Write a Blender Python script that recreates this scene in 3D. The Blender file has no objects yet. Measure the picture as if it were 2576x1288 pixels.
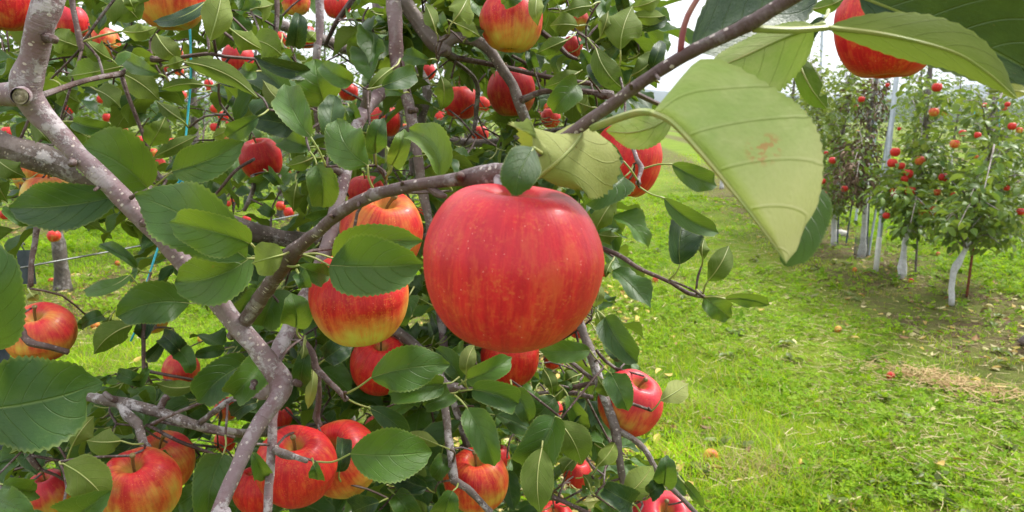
import bpy, math, random
import numpy as np
from mathutils import Vector, Matrix, Quaternion
random.seed(7); RS = np.random.RandomState(11)
SC = bpy.context.scene
COL = SC.collection
# ------------------------------------------------------------------ camera
F = 1850.0; CX, CY = 1288.0, 644.0          # focal length in working pixels of a 2576 x 1288 frame
CAMZ = 1.5; PITCH = math.radians(10.5)
CAM = np.array([0.0, 0.0, CAMZ])
FW = np.array([0, math.cos(PITCH), -math.sin(PITCH)]); RT = np.array([1.0, 0, 0]); UP = np.array([0, math.sin(PITCH), math.cos(PITCH)])
cd = bpy.data.cameras.new('camera'); co = bpy.data.objects.new('camera', cd); COL.objects.link(co)
co.location = (0, 0, CAMZ); co.rotation_euler = (math.pi/2 - PITCH, 0, 0)
cd.sensor_width = 36; cd.lens = 36*F/2576; cd.clip_start = 0.02; cd.clip_end = 9000
cd.dof.use_dof = True; cd.dof.focus_distance = 0.72; cd.dof.aperture_fstop = 17
SC.camera = co
# ------------------------------------------------------------------ sky, sun, exposure
SUN_EL, SUN_AZ = math.radians(50), math.radians(62)     # azimuth from +Y towards +X
w = bpy.data.worlds.new('World'); SC.world = w; w.use_nodes = True
wn = w.node_tree.nodes; wl = w.node_tree.links
for n in list(wn): wn.remove(n)
sky = wn.new('ShaderNodeTexSky'); sky.sky_type = 'NISHITA'; sky.sun_disc = False
sky.sun_elevation = SUN_EL; sky.sun_rotation = SUN_AZ; sky.dust_density = 3.0
tc = wn.new('ShaderNodeTexCoord'); nz = wn.new('ShaderNodeTexNoise'); nz.inputs['Scale'].default_value = 2.2; nz.inputs['Detail'].default_value = 5
wl.new(tc.outputs['Generated'], nz.inputs['Vector'])
rm = wn.new('ShaderNodeMapRange'); rm.inputs['From Min'].default_value = 0.3; rm.inputs['From Max'].default_value = 0.7
rm.inputs['To Min'].default_value = 8.4; rm.inputs['To Max'].default_value = 10.8
wl.new(nz.outputs['Fac'], rm.inputs['Value'])
cb = wn.new('ShaderNodeCombineColor')
for k, f in enumerate((0.985, 1.0, 1.02)):
    m_ = wn.new('ShaderNodeMath'); m_.operation = 'MULTIPLY'; m_.inputs[1].default_value = f
    wl.new(rm.outputs[0], m_.inputs[0]); wl.new(m_.outputs[0], cb.inputs[k])
mx = wn.new('ShaderNodeMix'); mx.data_type = 'RGBA'; mx.inputs['Factor'].default_value = 0.88
wl.new(sky.outputs[0], mx.inputs['A']); wl.new(cb.outputs[0], mx.inputs['B'])
bg = wn.new('ShaderNodeBackground'); bg.inputs['Strength'].default_value = 0.046
wl.new(mx.outputs['Result'], bg.inputs['Color'])
wo = wn.new('ShaderNodeOutputWorld'); wl.new(bg.outputs[0], wo.inputs['Surface'])
sd = bpy.data.lights.new('sun', 'SUN'); sd.energy = 1.5; sd.angle = math.radians(12); sd.color = (1.0, 0.96, 0.9)
so = bpy.data.objects.new('sun', sd); COL.objects.link(so)
sv = Vector((math.sin(SUN_AZ)*math.cos(SUN_EL), math.cos(SUN_AZ)*math.cos(SUN_EL), math.sin(SUN_EL)))
so.rotation_euler = (-sv).to_track_quat('-Z', 'Y').to_euler(); so.location = (0, 0, 30)
SC.view_settings.view_transform = 'Standard'; SC.view_settings.look = 'None'
SC.view_settings.gamma = 1; SC.view_settings.use_curve_mapping = False
SC.view_settings.exposure = 2.12
SC.render.engine = 'CYCLES'
SC.cycles.use_denoising = True
SC.cycles.max_bounces = 7; SC.cycles.diffuse_bounces = 3; SC.cycles.glossy_bounces = 2; SC.cycles.transmission_bounces = 4
SC.cycles.transparent_max_bounces = 4; SC.cycles.volume_bounces = 0
SC.cycles.caustics_reflective = False; SC.cycles.caustics_refractive = False

# ------------------------------------------------------------------ coordinates
def at(px, py, d):
    return CAM + d*(FW + RT*((px-CX)/F) - UP*((py-CY)/F))
def ground(px, py, z=0.0):
    r = FW + RT*((px-CX)/F) - UP*((py-CY)/F)
    return CAM + r*((z-CAMZ)/r[2])
def proj(P):
    q = np.asarray(P) - CAM
    d = q @ FW
    return CX + F*(q @ RT)/d, CY - F*(q @ UP)/d, d
_r = FW + RT*((1500-CX)/F) - UP*((300-CY)/F)
ROW = np.array([_r[0], _r[1], 0.0]); ROW /= np.linalg.norm(ROW)
LATN = np.array([ROW[1], -ROW[0], 0.0])
def latlon(lat, lon): return LATN*lat + ROW*lon
def nrm(v):
    v = np.asarray(v, float); n = np.linalg.norm(v, axis=-1, keepdims=True); return v/np.maximum(n, 1e-9)
class VNoise:
    def __init__(s, seed): s.g = np.random.RandomState(seed).rand(64, 64)
    def __call__(s, x, y):
        x = np.asarray(x); y = np.asarray(y)
        i = np.floor(x).astype(int); j = np.floor(y).astype(int); fx = x-i; fy = y-j
        fx = fx*fx*(3-2*fx); fy = fy*fy*(3-2*fy); g = s.g
        a = g[i % 64, j % 64]; b = g[(i+1) % 64, j % 64]; c = g[i % 64, (j+1) % 64]; d = g[(i+1) % 64, (j+1) % 64]
        return (a*(1-fx)+b*fx)*(1-fy) + (c*(1-fx)+d*fx)*fy
VN = [VNoise(k) for k in range(6)]

# ------------------------------------------------------------------ materials
class NT:
    def __init__(s, name):
        s.m = bpy.data.materials.new(name); s.m.use_nodes = True; s.t = s.m.node_tree
        for n in list(s.t.nodes): s.t.nodes.remove(n)
        s.out = s.t.nodes.new('ShaderNodeOutputMaterial')
    def n(s, ty, **kw):
        o = s.t.nodes.new('ShaderNode'+ty)
        for k, v in kw.items():
            if k.startswith('_'): setattr(o, k[1:], v)
            else: o.inputs[k.replace('__', ' ')].default_value = v
        return o
    def l(s, a, b): s.t.links.new(a, b)
    def val(s, x, sock):
        if isinstance(x, (int, float)): sock.default_value = x
        elif isinstance(x, (tuple, list)): sock.default_value = tuple(x) + ((1,) if len(x) == 3 and len(sock.default_value) == 4 else ())
        else: s.l(x, sock)
    def math(s, op, a, b=0.0, c=0.0, clamp=False):
        o = s.t.nodes.new('ShaderNodeMath'); o.operation = op; o.use_clamp = clamp
        s.val(a, o.inputs[0]); s.val(b, o.inputs[1]); s.val(c, o.inputs[2]); return o.outputs[0]
    def mix(s, f, a, b, blend='MIX'):
        o = s.t.nodes.new('ShaderNodeMix'); o.data_type = 'RGBA'; o.blend_type = blend
        s.val(f, o.inputs['Factor']); s.val(a, o.inputs['A']); s.val(b, o.inputs['B']); return o.outputs['Result']
    def ramp(s, x, a, b, lo=0.0, hi=1.0):
        o = s.t.nodes.new('ShaderNodeMapRange'); o.interpolation_type = 'SMOOTHSTEP'
        s.val(x, o.inputs['Value']); o.inputs['From Min'].default_value = a; o.inputs['From Max'].default_value = b
        o.inputs['To Min'].default_value = lo; o.inputs['To Max'].default_value = hi; return o.outputs[0]
    def noise(s, vec, scale, detail=2, rough=0.5, w=None):
        o = s.t.nodes.new('ShaderNodeTexNoise')
        if w is not None: o.noise_dimensions = '4D'; s.val(w, o.inputs['W'])
        o.inputs['Scale'].default_value = scale; o.inputs['Detail'].default_value = detail; o.inputs['Roughness'].default_value = rough
        if vec is not None: s.l(vec, o.inputs['Vector'])
        return o.outputs['Fac']
    def mapping(s, vec, scale=(1, 1, 1), loc=(0, 0, 0), rot=(0, 0, 0)):
        o = s.t.nodes.new('ShaderNodeMapping'); s.l(vec, o.inputs['Vector'])
        o.inputs['Scale'].default_value = scale; o.inputs['Location'].default_value = loc; o.inputs['Rotation'].default_value = rot
        return o.outputs[0]
    def bump(s, h, strength, dist):
        o = s.t.nodes.new('ShaderNodeBump'); o.inputs['Strength'].default_value = strength; o.inputs['Distance'].default_value = dist
        s.l(h, o.inputs['Height']); return o.outputs[0]
    def surf(s, sock): s.l(sock, s.out.inputs['Surface']); return s.m
    def principled(s, col, rough=0.5, spec=0.5, normal=None, **kw):
        o = s.t.nodes.new('ShaderNodeBsdfPrincipled'); s.val(col, o.inputs['Base Color']); s.val(rough, o.inputs['Roughness'])
        s.val(spec, o.inputs['Specular IOR Level'])
        if normal is not None: s.l(normal, o.inputs['Normal'])
        for k, v in kw.items(): s.val(v, o.inputs[k.replace('__', ' ')])
        return o.outputs[0]

def mat_leaf(name, dead=False, blemish=None, nv=6.3, cv=0.30, trans=0.22, dark=False, young=False, light=False):
    t = NT(name)
    uv = t.n('UVMap', _uv_map='UVMap').outputs[0]
    sx = t.n('SeparateXYZ'); t.l(uv, sx.inputs[0]); u, v = sx.outputs[0], sx.outputs[1]
    oi = t.n('ObjectInfo'); at_ = t.n('Attribute', _attribute_name='rnd')
    rnd = t.math('FRACT', t.math('ADD', oi.outputs['Random'], at_.outputs['Fac']))
    oc = t.n('SeparateColor'); t.l(oi.outputs['Color'], oc.inputs[0]); yel = oc.outputs[0]
    a = t.math('ABSOLUTE', t.math('SUBTRACT', t.math('MULTIPLY', u, 2.0), 1.0))
    # side veins leave the midrib at an angle and curve towards the tip
    vv = t.math('SUBTRACT', v, t.math('MULTIPLY', t.math('POWER', a, 1.35), cv))
    tri = t.math('ABSOLUTE', t.math('SUBTRACT', t.math('FRACT', t.math('MULTIPLY', t.math('ADD', vv, t.math('MULTIPLY', rnd, 0.1)), nv)), 0.5))
    side = t.ramp(tri, 0.0, 0.055, 1.0, 0.0)
    mid = t.ramp(a, 0.012, 0.05, 1.0, 0.0)
    geo = t.n('NewGeometry'); back = geo.outputs['Backfacing']
    wv = t.n('CombineXYZ'); t.l(u, wv.inputs[0]); t.l(v, wv.inputs[1]); t.l(rnd, wv.inputs[2])
    n1 = t.noise(wv.outputs[0], 5, 4, 0.6, w=t.math('MULTIPLY', rnd, 37.0))
    n2 = t.noise(wv.outputs[0], 42, 3, 0.6, w=t.math('MULTIPLY', rnd, 37.0))
    if dead:
        base = t.mix(rnd, (0.13, 0.085, 0.055), (0.29, 0.20, 0.14)); base = t.mix(t.ramp(n1, .35, .7), base, (0.1, 0.06, 0.04))
        bs = t.principled(base, 0.75, 0.2)
        return t.surf(bs)
    top = t.mix(rnd, (0.015, 0.050, 0.014), (0.055, 0.130, 0.012))
    top = t.mix(t.math('MULTIPLY', t.ramp(n1, 0.40, 0.72), 0.6), top, (0.050, 0.098, 0.022))
    if dark: top = t.mix(t.ramp(n1, 0.4, 0.7), (0.014, 0.040, 0.014), (0.034, 0.070, 0.018))
    if young: top = t.mix(rnd, (0.045, 0.105, 0.016), (0.115, 0.195, 0.028))
    under = t.mix(rnd, (0.068, 0.108, 0.017), (0.135, 0.185, 0.032))
    under = t.mix(t.math('MULTIPLY', t.ramp(n1, 0.4, 0.75), 0.4), under, (0.16, 0.19, 0.055))
    if young: under = t.mix(rnd, (0.12, 0.18, 0.045), (0.20, 0.26, 0.075))
    if light: under = t.mix(t.ramp(n1, 0.35, 0.7), (0.31, 0.40, 0.125), (0.42, 0.47, 0.19))
    top = t.mix(yel, top, (0.33, 0.34, 0.06)); under = t.mix(yel, under, (0.50, 0.50, 0.20))
    # edge of old leaves goes yellow here and there, with a few rust spots
    spot = t.math('MULTIPLY', t.ramp(t.noise(wv.outputs[0], 11, 2, 0.5, w=t.math('MULTIPLY', rnd, 91.0)), 0.70, 0.76), t.ramp(rnd, 0.55, 0.7))
    veincol_t = t.mix(0.5, top, (0.20, 0.28, 0.08)); veincol_u = t.mix(0.5, under, (0.36, 0.38, 0.14))
    veins = t.math('MAXIMUM', mid, t.math('MULTIPLY', side, 0.34), clamp=True)
    top = t.mix(t.math('MULTIPLY', veins, 0.75), top, veincol_t); under = t.mix(veins, under, veincol_u)
    col = t.mix(back, top, under)
    col = t.mix(t.math('MULTIPLY', t.ramp(a, 0.90, 0.985), 0.55), col, t.mix(0.6, col, (0.24, 0.28, 0.07)))
    col = t.mix(t.math('MULTIPLY', spot, 0.6), col, (0.16, 0.085, 0.03))
    col = t.mix(t.math('MULTIPLY', t.ramp(n2, 0.3, 0.8), 0.22), col, t.mix(0.5, col, (0.0, 0.02, 0.0)))
    if blemish:
        bx, by = t.math('DIVIDE', t.math('SUBTRACT', u, blemish[0]), 0.10), t.math('DIVIDE', t.math('SUBTRACT', v, blemish[1]), 0.085)
        bm = t.ramp(t.math('ADD', t.math('MULTIPLY', bx, bx), t.math('MULTIPLY', by, by)), 0.2, 1.0, 1.0, 0.0)
        bn = t.ramp(t.noise(wv.outputs[0], 26, 3, .6), 0.46, 0.54)
        col = t.mix(t.math('MULTIPLY', t.math('MULTIPLY', bm, bn), 0.8), col, (0.42, 0.14, 0.06))
        col = t.mix(t.ramp(v, 0.30, 0.95, 0.0, 0.8), col, (0.70, 0.63, 0.34))
    h = t.math('ADD', t.math('MULTIPLY', side, -0.6), t.math('ADD', t.math('MULTIPLY', mid, -1.0), t.math('MULTIPLY', n2, 0.5)))
    nb = t.bump(h, 0.7, 0.0012)
    pale = t.math('MULTIPLY', t.ramp(t.noise(wv.outputs[0], 70, 2, .5), 0.70, 0.76), t.ramp(n1, 0.45, 0.6))
    col = t.mix(t.math('MULTIPLY', pale, 0.35), col, (0.30, 0.30, 0.18))
    rough = t.math('ADD', t.math('MULTIPLY', back, 0.27), t.math('ADD', 0.36, t.math('MULTIPLY', n2, 0.14)))
    bs = t.principled(col, rough, t.math('SUBTRACT', 0.30, t.math('MULTIPLY', back, 0.14)), nb)
    tr = t.n('BsdfTranslucent'); trc = t.mix(yel, t.mix(rnd, (0.15, 0.27, 0.02), (0.27, 0.38, 0.03)), (0.55, 0.52, 0.10))
    trc = t.mix(t.math('MULTIPLY', veins, 0.5), trc, (0.12, 0.2, 0.03))
    t.l(trc, tr.inputs['Color'])
    ms = t.n('MixShader'); ms.inputs[0].default_value = trans; t.l(bs, ms.inputs[1]); t.l(tr.outputs[0], ms.inputs[2])
    return t.surf(ms.outputs[0])

def mat_petiole(name, ca, cb_):
    t = NT(name); oi = t.n('ObjectInfo'); tcn = t.n('TexCoord')
    c = t.mix(t.ramp(t.noise(tcn.outputs['Object'], 60, 2), .35, .7), ca, cb_)
    return t.surf(t.principled(c, 0.45, 0.4))

def mat_apple():
    t = NT('apple_skin'); tcn = t.n('TexCoord'); P = tcn.outputs['Object']
    oi = t.n('ObjectInfo'); rnd = t.math('MULTIPLY', oi.outputs['Random'], 50.0)
    oc = t.n('SeparateColor'); t.l(oi.outputs['Color'], oc.inputs[0]); yel, low, pink = oc.outputs
    s = t.n('SeparateXYZ'); t.l(P, s.inputs[0])
    cx = t.n('CombineXYZ'); t.l(s.outputs[0], cx.inputs[0]); t.l(s.outputs[1], cx.inputs[1])
    no = t.n('VectorMath', _operation='NORMALIZE'); t.l(cx.outputs[0], no.inputs[0])
    sc_ = t.n('VectorMath', _operation='SCALE'); sc_.inputs['Scale'].default_value = 1.0; t.l(no.outputs[0], sc_.inputs[0])
    az = t.n('SeparateXYZ'); t.l(sc_.outputs[0], az.inputs[0])
    sv_ = t.n('CombineXYZ'); t.l(az.outputs[0], sv_.inputs[0]); t.l(az.outputs[1], sv_.inputs[1]); t.l(t.math('MULTIPLY', s.outputs[2], 0.13), sv_.inputs[2])
    stripe = t.noise(sv_.outputs[0], 7.5, 7, 0.72, w=rnd)
    fine = t.noise(sv_.outputs[0], 30.0, 3, 0.6, w=rnd)
    patch = t.noise(P, 1.5, 3, 0.5, w=rnd)
    mott = t.noise(P, 26, 4, 0.65, w=rnd)
    red = t.mix(t.ramp(stripe, 0.36, 0.62), (0.38, 0.004, 0.010), (0.57, 0.014, 0.016))
    red = t.mix(t.math('MULTIPLY', t.ramp(fine, 0.5, 0.72), 0.28), red, (0.62, 0.12, 0.02))
    red = t.mix(t.math('MULTIPLY', t.ramp(mott, 0.46, 0.70), t.ramp(t.noise(P, 3.2, 3, .6, w=rnd), .40, .66, 0.05, 0.75)), red, (0.62, 0.16, 0.03))
    strk = t.noise(t.mapping(P, (1, 1, .35)), 5.5, 4, .62, w=rnd)
    red = t.mix(t.math('MULTIPLY', t.ramp(strk, .50, .70), .5), red, (0.60, 0.12, 0.025)); red = t.mix(t.ramp(strk, .30, .44, .8, 0.), red, (0.43, 0.005, 0.012))
    red = t.mix(t.math('MULTIPLY', pink, t.ramp(s.outputs[2], -0.3, 0.9, 0.25, 0.75)), red, (0.52, 0.035, 0.065))
    ygr = t.mix(t.ramp(patch, 0.35, 0.65), (0.62, 0.42, 0.055), (0.52, 0.46, 0.07))
    ygr = t.mix(t.math('MULTIPLY', t.ramp(fine, 0.45, 0.7), 0.6), ygr, (0.66, 0.17, 0.03))
    f = t.math('ADD', t.math('MULTIPLY', t.math('SUBTRACT', patch, 0.5), 1.9), t.math('MULTIPLY', t.math('SUBTRACT', stripe, 0.5), 1.0))
    f = t.math('ADD', f, t.math('MULTIPLY', t.math('MULTIPLY', s.outputs[2], -1.0), low))
    f = t.math('ADD', f, t.math('SUBTRACT', t.math('MULTIPLY', yel, 1.9), 0.90))
    col = t.mix(t.ramp(f, -0.45, 0.70), red, ygr)
    # greenish hollow round the stalk and the eye
    rr = t.math('SQRT', t.math('ADD', t.math('POWER', s.outputs[0], 2.0), t.math('POWER', s.outputs[1], 2.0)))
    col = t.mix(t.math('MULTIPLY', t.ramp(rr, 0.10, 0.30, 1.0, 0.0), 0.8), col, (0.42, 0.30, 0.06))
    vo = t.n('TexVoronoi'); vo.inputs['Scale'].default_value = 17.0; t.l(P, vo.inputs['Vector'])
    vc = t.n('SeparateColor'); t.l(vo.outputs['Color'], vc.inputs[0])
    size = t.math('MULTIPLY', t.ramp(vc.outputs[0], 0.2, 1.0), 0.12)
    dot = t.math('LESS_THAN', vo.outputs['Distance'], size)
    col = t.mix(t.math('MULTIPLY', dot, 0.55), col, (0.78, 0.40, 0.34))
    rough = t.math('ADD', 0.33, t.math('MULTIPLY', mott, 0.22))
    nb = t.bump(t.math('ADD', t.math('MULTIPLY', mott, 0.7), t.math('MULTIPLY', fine, 0.4)), 0.10, 0.02)
    return t.surf(t.principled(col, rough, 0.24, nb, Coat__Weight=0.05, Coat__Roughness=0.15))

def mat_bark(name, ca, cb_, cc, lent=1.0, lich=0.5, scale=1.0):
    t = NT(name); uv = t.n('UVMap', _uv_map='UVMap').outputs[0]; tcn = t.n('TexCoord'); P = tcn.outputs['Object']
    n1 = t.noise(P, 14*scale, 4, 0.6); n2 = t.noise(P, 90*scale, 4, 0.65)
    col = t.mix(t.ramp(n1, 0.35, 0.65), ca, cb_)
    col = t.mix(t.math('MULTIPLY', t.ramp(n2, 0.45, 0.7), 0.6), col, cc)
    um = t.mapping(uv, (170, 240, 1))
    vo = t.n('TexVoronoi'); vo.inputs['Scale'].default_value = 1.0; t.l(um, vo.inputs['Vector'])
    vc = t.n('SeparateColor'); t.l(vo.outputs['Color'], vc.inputs[0])
    dot = t.math('LESS_THAN', vo.outputs['Distance'], t.math('MULTIPLY', t.ramp(vc.outputs[0], 0.2, 1.0), 0.30))
    col = t.mix(t.math('MULTIPLY', dot, 0.75*lent), col, (0.55, 0.47, 0.42))
    # pale lichen and weathered skin in patches
    lm = t.math('MULTIPLY', t.ramp(t.noise(P, 48*scale, 6, 0.75), 0.49, 0.57), t.ramp(t.noise(P, 9*scale, 2, 0.5), 0.40, 0.56))
    col = t.mix(t.math('MULTIPLY', lm, lich), col, (0.52, 0.49, 0.50))
    ring = t.noise(t.mapping(uv, (18, 420, 1)), 1.0, 4, 0.65)
    col = t.mix(t.ramp(ring, 0.66, 0.74, 0.0, 0.45), col, (0.045, 0.03, 0.026))
    h = t.math('ADD', t.math('MULTIPLY', n2, 0.6), t.math('ADD', t.math('MULTIPLY', dot, 0.5*lent), t.math('ADD', t.math('MULTIPLY', ring, 0.5), t.math('MULTIPLY', lm, 0.5*lich))))
    nb = t.bump(h, 0.95, 0.0022/scale)
    return t.surf(t.principled(col, 0.62, 0.35, nb))

def mat_simple(name, ca, cb_, scale=20, rough=0.6, metal=0.0, spec=0.4, bump=0.0, lo=.35, hi=.65):
    t = NT(name); P = t.n('TexCoord').outputs['Object']
    n1 = t.noise(P, scale, 4, 0.6)
    c = t.mix(t.ramp(n1, lo, hi), ca, cb_)
    nb = t.bump(n1, bump, 0.004) if bump else None
    return t.surf(t.principled(c, rough, spec, nb, Metallic=metal))

def mat_col(name, rough=0.6, trans=0.3, spec=0.3):
    t = NT(name); a = t.n('Attribute', _attribute_name='col')
    bs = t.principled(a.outputs['Color'], rough, spec)
    tr = t.n('BsdfTranslucent'); t.l(t.mix(1.0, a.outputs['Color'], (1.5, 1.45, 0.8), 'MULTIPLY'), tr.inputs['Color'])
    ms = t.n('MixShader'); ms.inputs[0].default_value = trans; t.l(bs, ms.inputs[1]); t.l(tr.outputs[0], ms.inputs[2])
    return t.surf(ms.outputs[0])

M = {}
M['leaf'] = mat_leaf('leaf_blade'); M['dead'] = mat_leaf('dead_leaf', True)
M['leaf_pale'] = mat_leaf('pale_leaf_blade', False, (0.26, 0.50), 4.6, 0.22, light=True, trans=.24); M['leaf_light'] = mat_leaf('light_leaf_blade', nv=5.2, light=True, trans=.24); M['leaf_young'] = mat_leaf('young_leaf_blade', young=True, trans=.26)
M['leaf_dark'] = mat_leaf('dark_leaf_blade', trans=0.04, dark=True)
M['petiole'] = mat_petiole('leaf_stalk', (0.22, 0.27, 0.07), (0.30, 0.30, 0.10))
M['petiole_red'] = mat_petiole('red_leaf_stalk', (0.22, 0.05, 0.06), (0.28, 0.15, 0.08))
M['apple'] = mat_apple()
M['stem'] = mat_petiole('apple_stalk', (0.13, 0.07, 0.03), (0.22, 0.16, 0.05))
M['calyx'] = mat_petiole('apple_eye', (0.05, 0.035, 0.015), (0.12, 0.10, 0.04))
M['bark'] = mat_bark('young_bark', (0.155, 0.090, 0.096), (0.205, 0.145, 0.155), (0.27, 0.225, 0.24), 1.0, 0.5)
M['bark_brown'] = mat_bark('shoot_bark', (0.075, 0.042, 0.040), (0.115, 0.072, 0.068), (0.155, 0.115, 0.112), 1.0, 0.35)
M['bark_grey'] = mat_bark('grey_bark', (0.085, 0.062, 0.054), (0.145, 0.112, 0.100), (0.20, 0.165, 0.155), 0.7, 0.55)
M['bark_twig'] = mat_bark('twig_bark', (0.055, 0.028, 0.024), (0.095, 0.055, 0.048), (0.13, 0.09, 0.08), 0.35, 0.2)
M['bark_dark'] = mat_bark('trunk_bark', (0.055, 0.045, 0.038), (0.11, 0.09, 0.078), (0.17, 0.145, 0.125), 0.1, 0.35, 0.5)
M['white'] = mat_bark('whitewashed_bark', (0.48, 0.48, 0.49), (0.62, 0.62, 0.63), (0.28, 0.27, 0.25), 0.0, 0.5, 0.45)
M['steel'] = mat_simple('galvanised_steel', (0.36, 0.41, 0.47), (0.48, 0.52, 0.57), 9, 0.45, 0.35)
M['steel_dark'] = mat_simple('dark_blue_steel', (0.045, 0.06, 0.085), (0.075, 0.09, 0.12), 30, 0.5, 0.2)
M['rust'] = mat_simple('rusty_steel', (0.12, 0.035, 0.02), (0.22, 0.07, 0.035), 40, 0.8, 0.0, 0.2, 0.3)
M['wire'] = mat_simple('galvanised_wire', (0.14, 0.15, 0.15), (0.22, 0.23, 0.23), 60, 0.45, 0.6)
M['twine'] = mat_simple('cyan_twine', (0.03, 0.36, 0.48), (0.06, 0.46, 0.58), 200, 0.6)
M['pink'] = mat_simple('pink_ribbon', (0.75, 0.03, 0.22), (0.8, 0.06, 0.3), 40, 0.6)
M['cutwood'] = mat_simple('cut_wood', (0.16, 0.13, 0.08), (0.28, 0.25, 0.17), 220, 0.85, 0, 0.2, 0.5)
M['grass'] = mat_col('grass_blade', 0.6, 0.38, 0.12); M['straw'] = mat_col('dry_straw', 0.7, 0.1)
M['litter'] = mat_col('fallen_leaf', 0.65, 0.12)
M['stonewhite'] = mat_simple('pale_stone', (0.5, 0.48, 0.45), (0.62, 0.6, 0.56), 30, 0.8)

# ------------------------------------------------------------------ mesh helpers
def mk_mesh(name, verts, quads=None, tris=None, uv=None, rnd=None, col=None, mats=(), midx=None, smooth=True):
    """verts (n,3); quads (k,4); tris (j,3); uv, rnd, col are per vertex."""
    me = bpy.data.meshes.new(name); verts = np.asarray(verts, np.float32)
    parts = []
    nq = 0 if quads is None else len(quads); nt = 0 if tris is None else len(tris)
    me.vertices.add(len(verts)); me.vertices.foreach_set('co', verts.ravel())
    loops = np.concatenate([np.asarray(quads, np.int32).ravel() if nq else np.zeros(0, np.int32), np.asarray(tris, np.int32).ravel() if nt else np.zeros(0, np.int32)])
    me.loops.add(len(loops)); me.loops.foreach_set('vertex_index', loops)
    me.polygons.add(nq+nt)
    st = np.concatenate([np.arange(nq)*4, nq*4 + np.arange(nt)*3]).astype(np.int32)
    me.polygons.foreach_set('loop_start', st)
    if midx is not None: me.polygons.foreach_set('material_index', np.asarray(midx, np.int32))
    me.polygons.foreach_set('use_smooth', np.full(nq+nt, smooth))
    me.update(calc_edges=True)
    if uv is not None:
        ul = me.uv_layers.new(name='UVMap'); ul.data.foreach_set('uv', np.asarray(uv, np.float32)[loops].ravel())
    if rnd is not None:
        a = me.attributes.new('rnd', 'FLOAT', 'POINT'); a.data.foreach_set('value', np.asarray(rnd, np.float32))
    if col is not None:
        a = me.attributes.new('col', 'FLOAT_COLOR', 'POINT')
        c4 = np.ones((len(verts), 4), np.float32); c4[:, :3] = col; a.data.foreach_set('color', c4.ravel())
    for m_ in mats: me.materials.append(m_)
    me.validate()
    return me
def obj(name, me, parent=None, loc=None):
    o = bpy.data.objects.new(name, me); COL.objects.link(o)
    o.color = (0, 0, 0, 1)
    if parent is not None: o.parent = parent
    if loc is not None: o.location = loc
    return o
def tag(o, label, cat, group=None, kind=None):
    if label: o['label'] = label
    if cat: o['category'] = cat
    if group: o['group'] = group
    if kind: o['kind'] = kind
    return o
def empty(name, loc):
    o = bpy.data.objects.new(name, None); COL.objects.link(o); o.location = loc; o.empty_display_size = .1
    return o
class Acc:                                   # gathers pieces that stay one mesh
    def __init__(s): s.v = []; s.q = []; s.t = []; s.uv = []; s.r = []; s.c = []; s.mq = []; s.mt = []; s.n = 0
    def add(s, v, q=None, t=None, uv=None, r=0.0, c=None, m=0):
        v = np.asarray(v, float); s.v.append(v)
        if q is not None and len(q): s.q.append(np.asarray(q)+s.n); s.mq.append(np.full(len(q), m) if np.isscalar(m) else np.asarray(m))
        if t is not None and len(t): s.t.append(np.asarray(t)+s.n); s.mt.append(np.full(len(t), m if np.isscalar(m) else 0))
        s.uv.append(np.zeros((len(v), 2)) if uv is None else np.asarray(uv)); s.r.append(np.full(len(v), r) if np.isscalar(r) else np.asarray(r))
        if c is not None: s.c.append(np.broadcast_to(np.asarray(c, float), (len(v), 3)) if np.ndim(c) == 1 else c)
        s.n += len(v)
    def mesh(s, name, mats, origin=None):
        v = np.concatenate(s.v)
        if origin is not None: v = v - np.asarray(origin)
        q = np.concatenate(s.q) if s.q else None; t = np.concatenate(s.t) if s.t else None
        mi = np.concatenate((s.mq or [np.zeros(0)]) + (s.mt or [np.zeros(0)]))
        return mk_mesh(name, v, q, t, np.concatenate(s.uv), np.concatenate(s.r), np.concatenate(s.c) if s.c else None, mats, mi)

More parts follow.
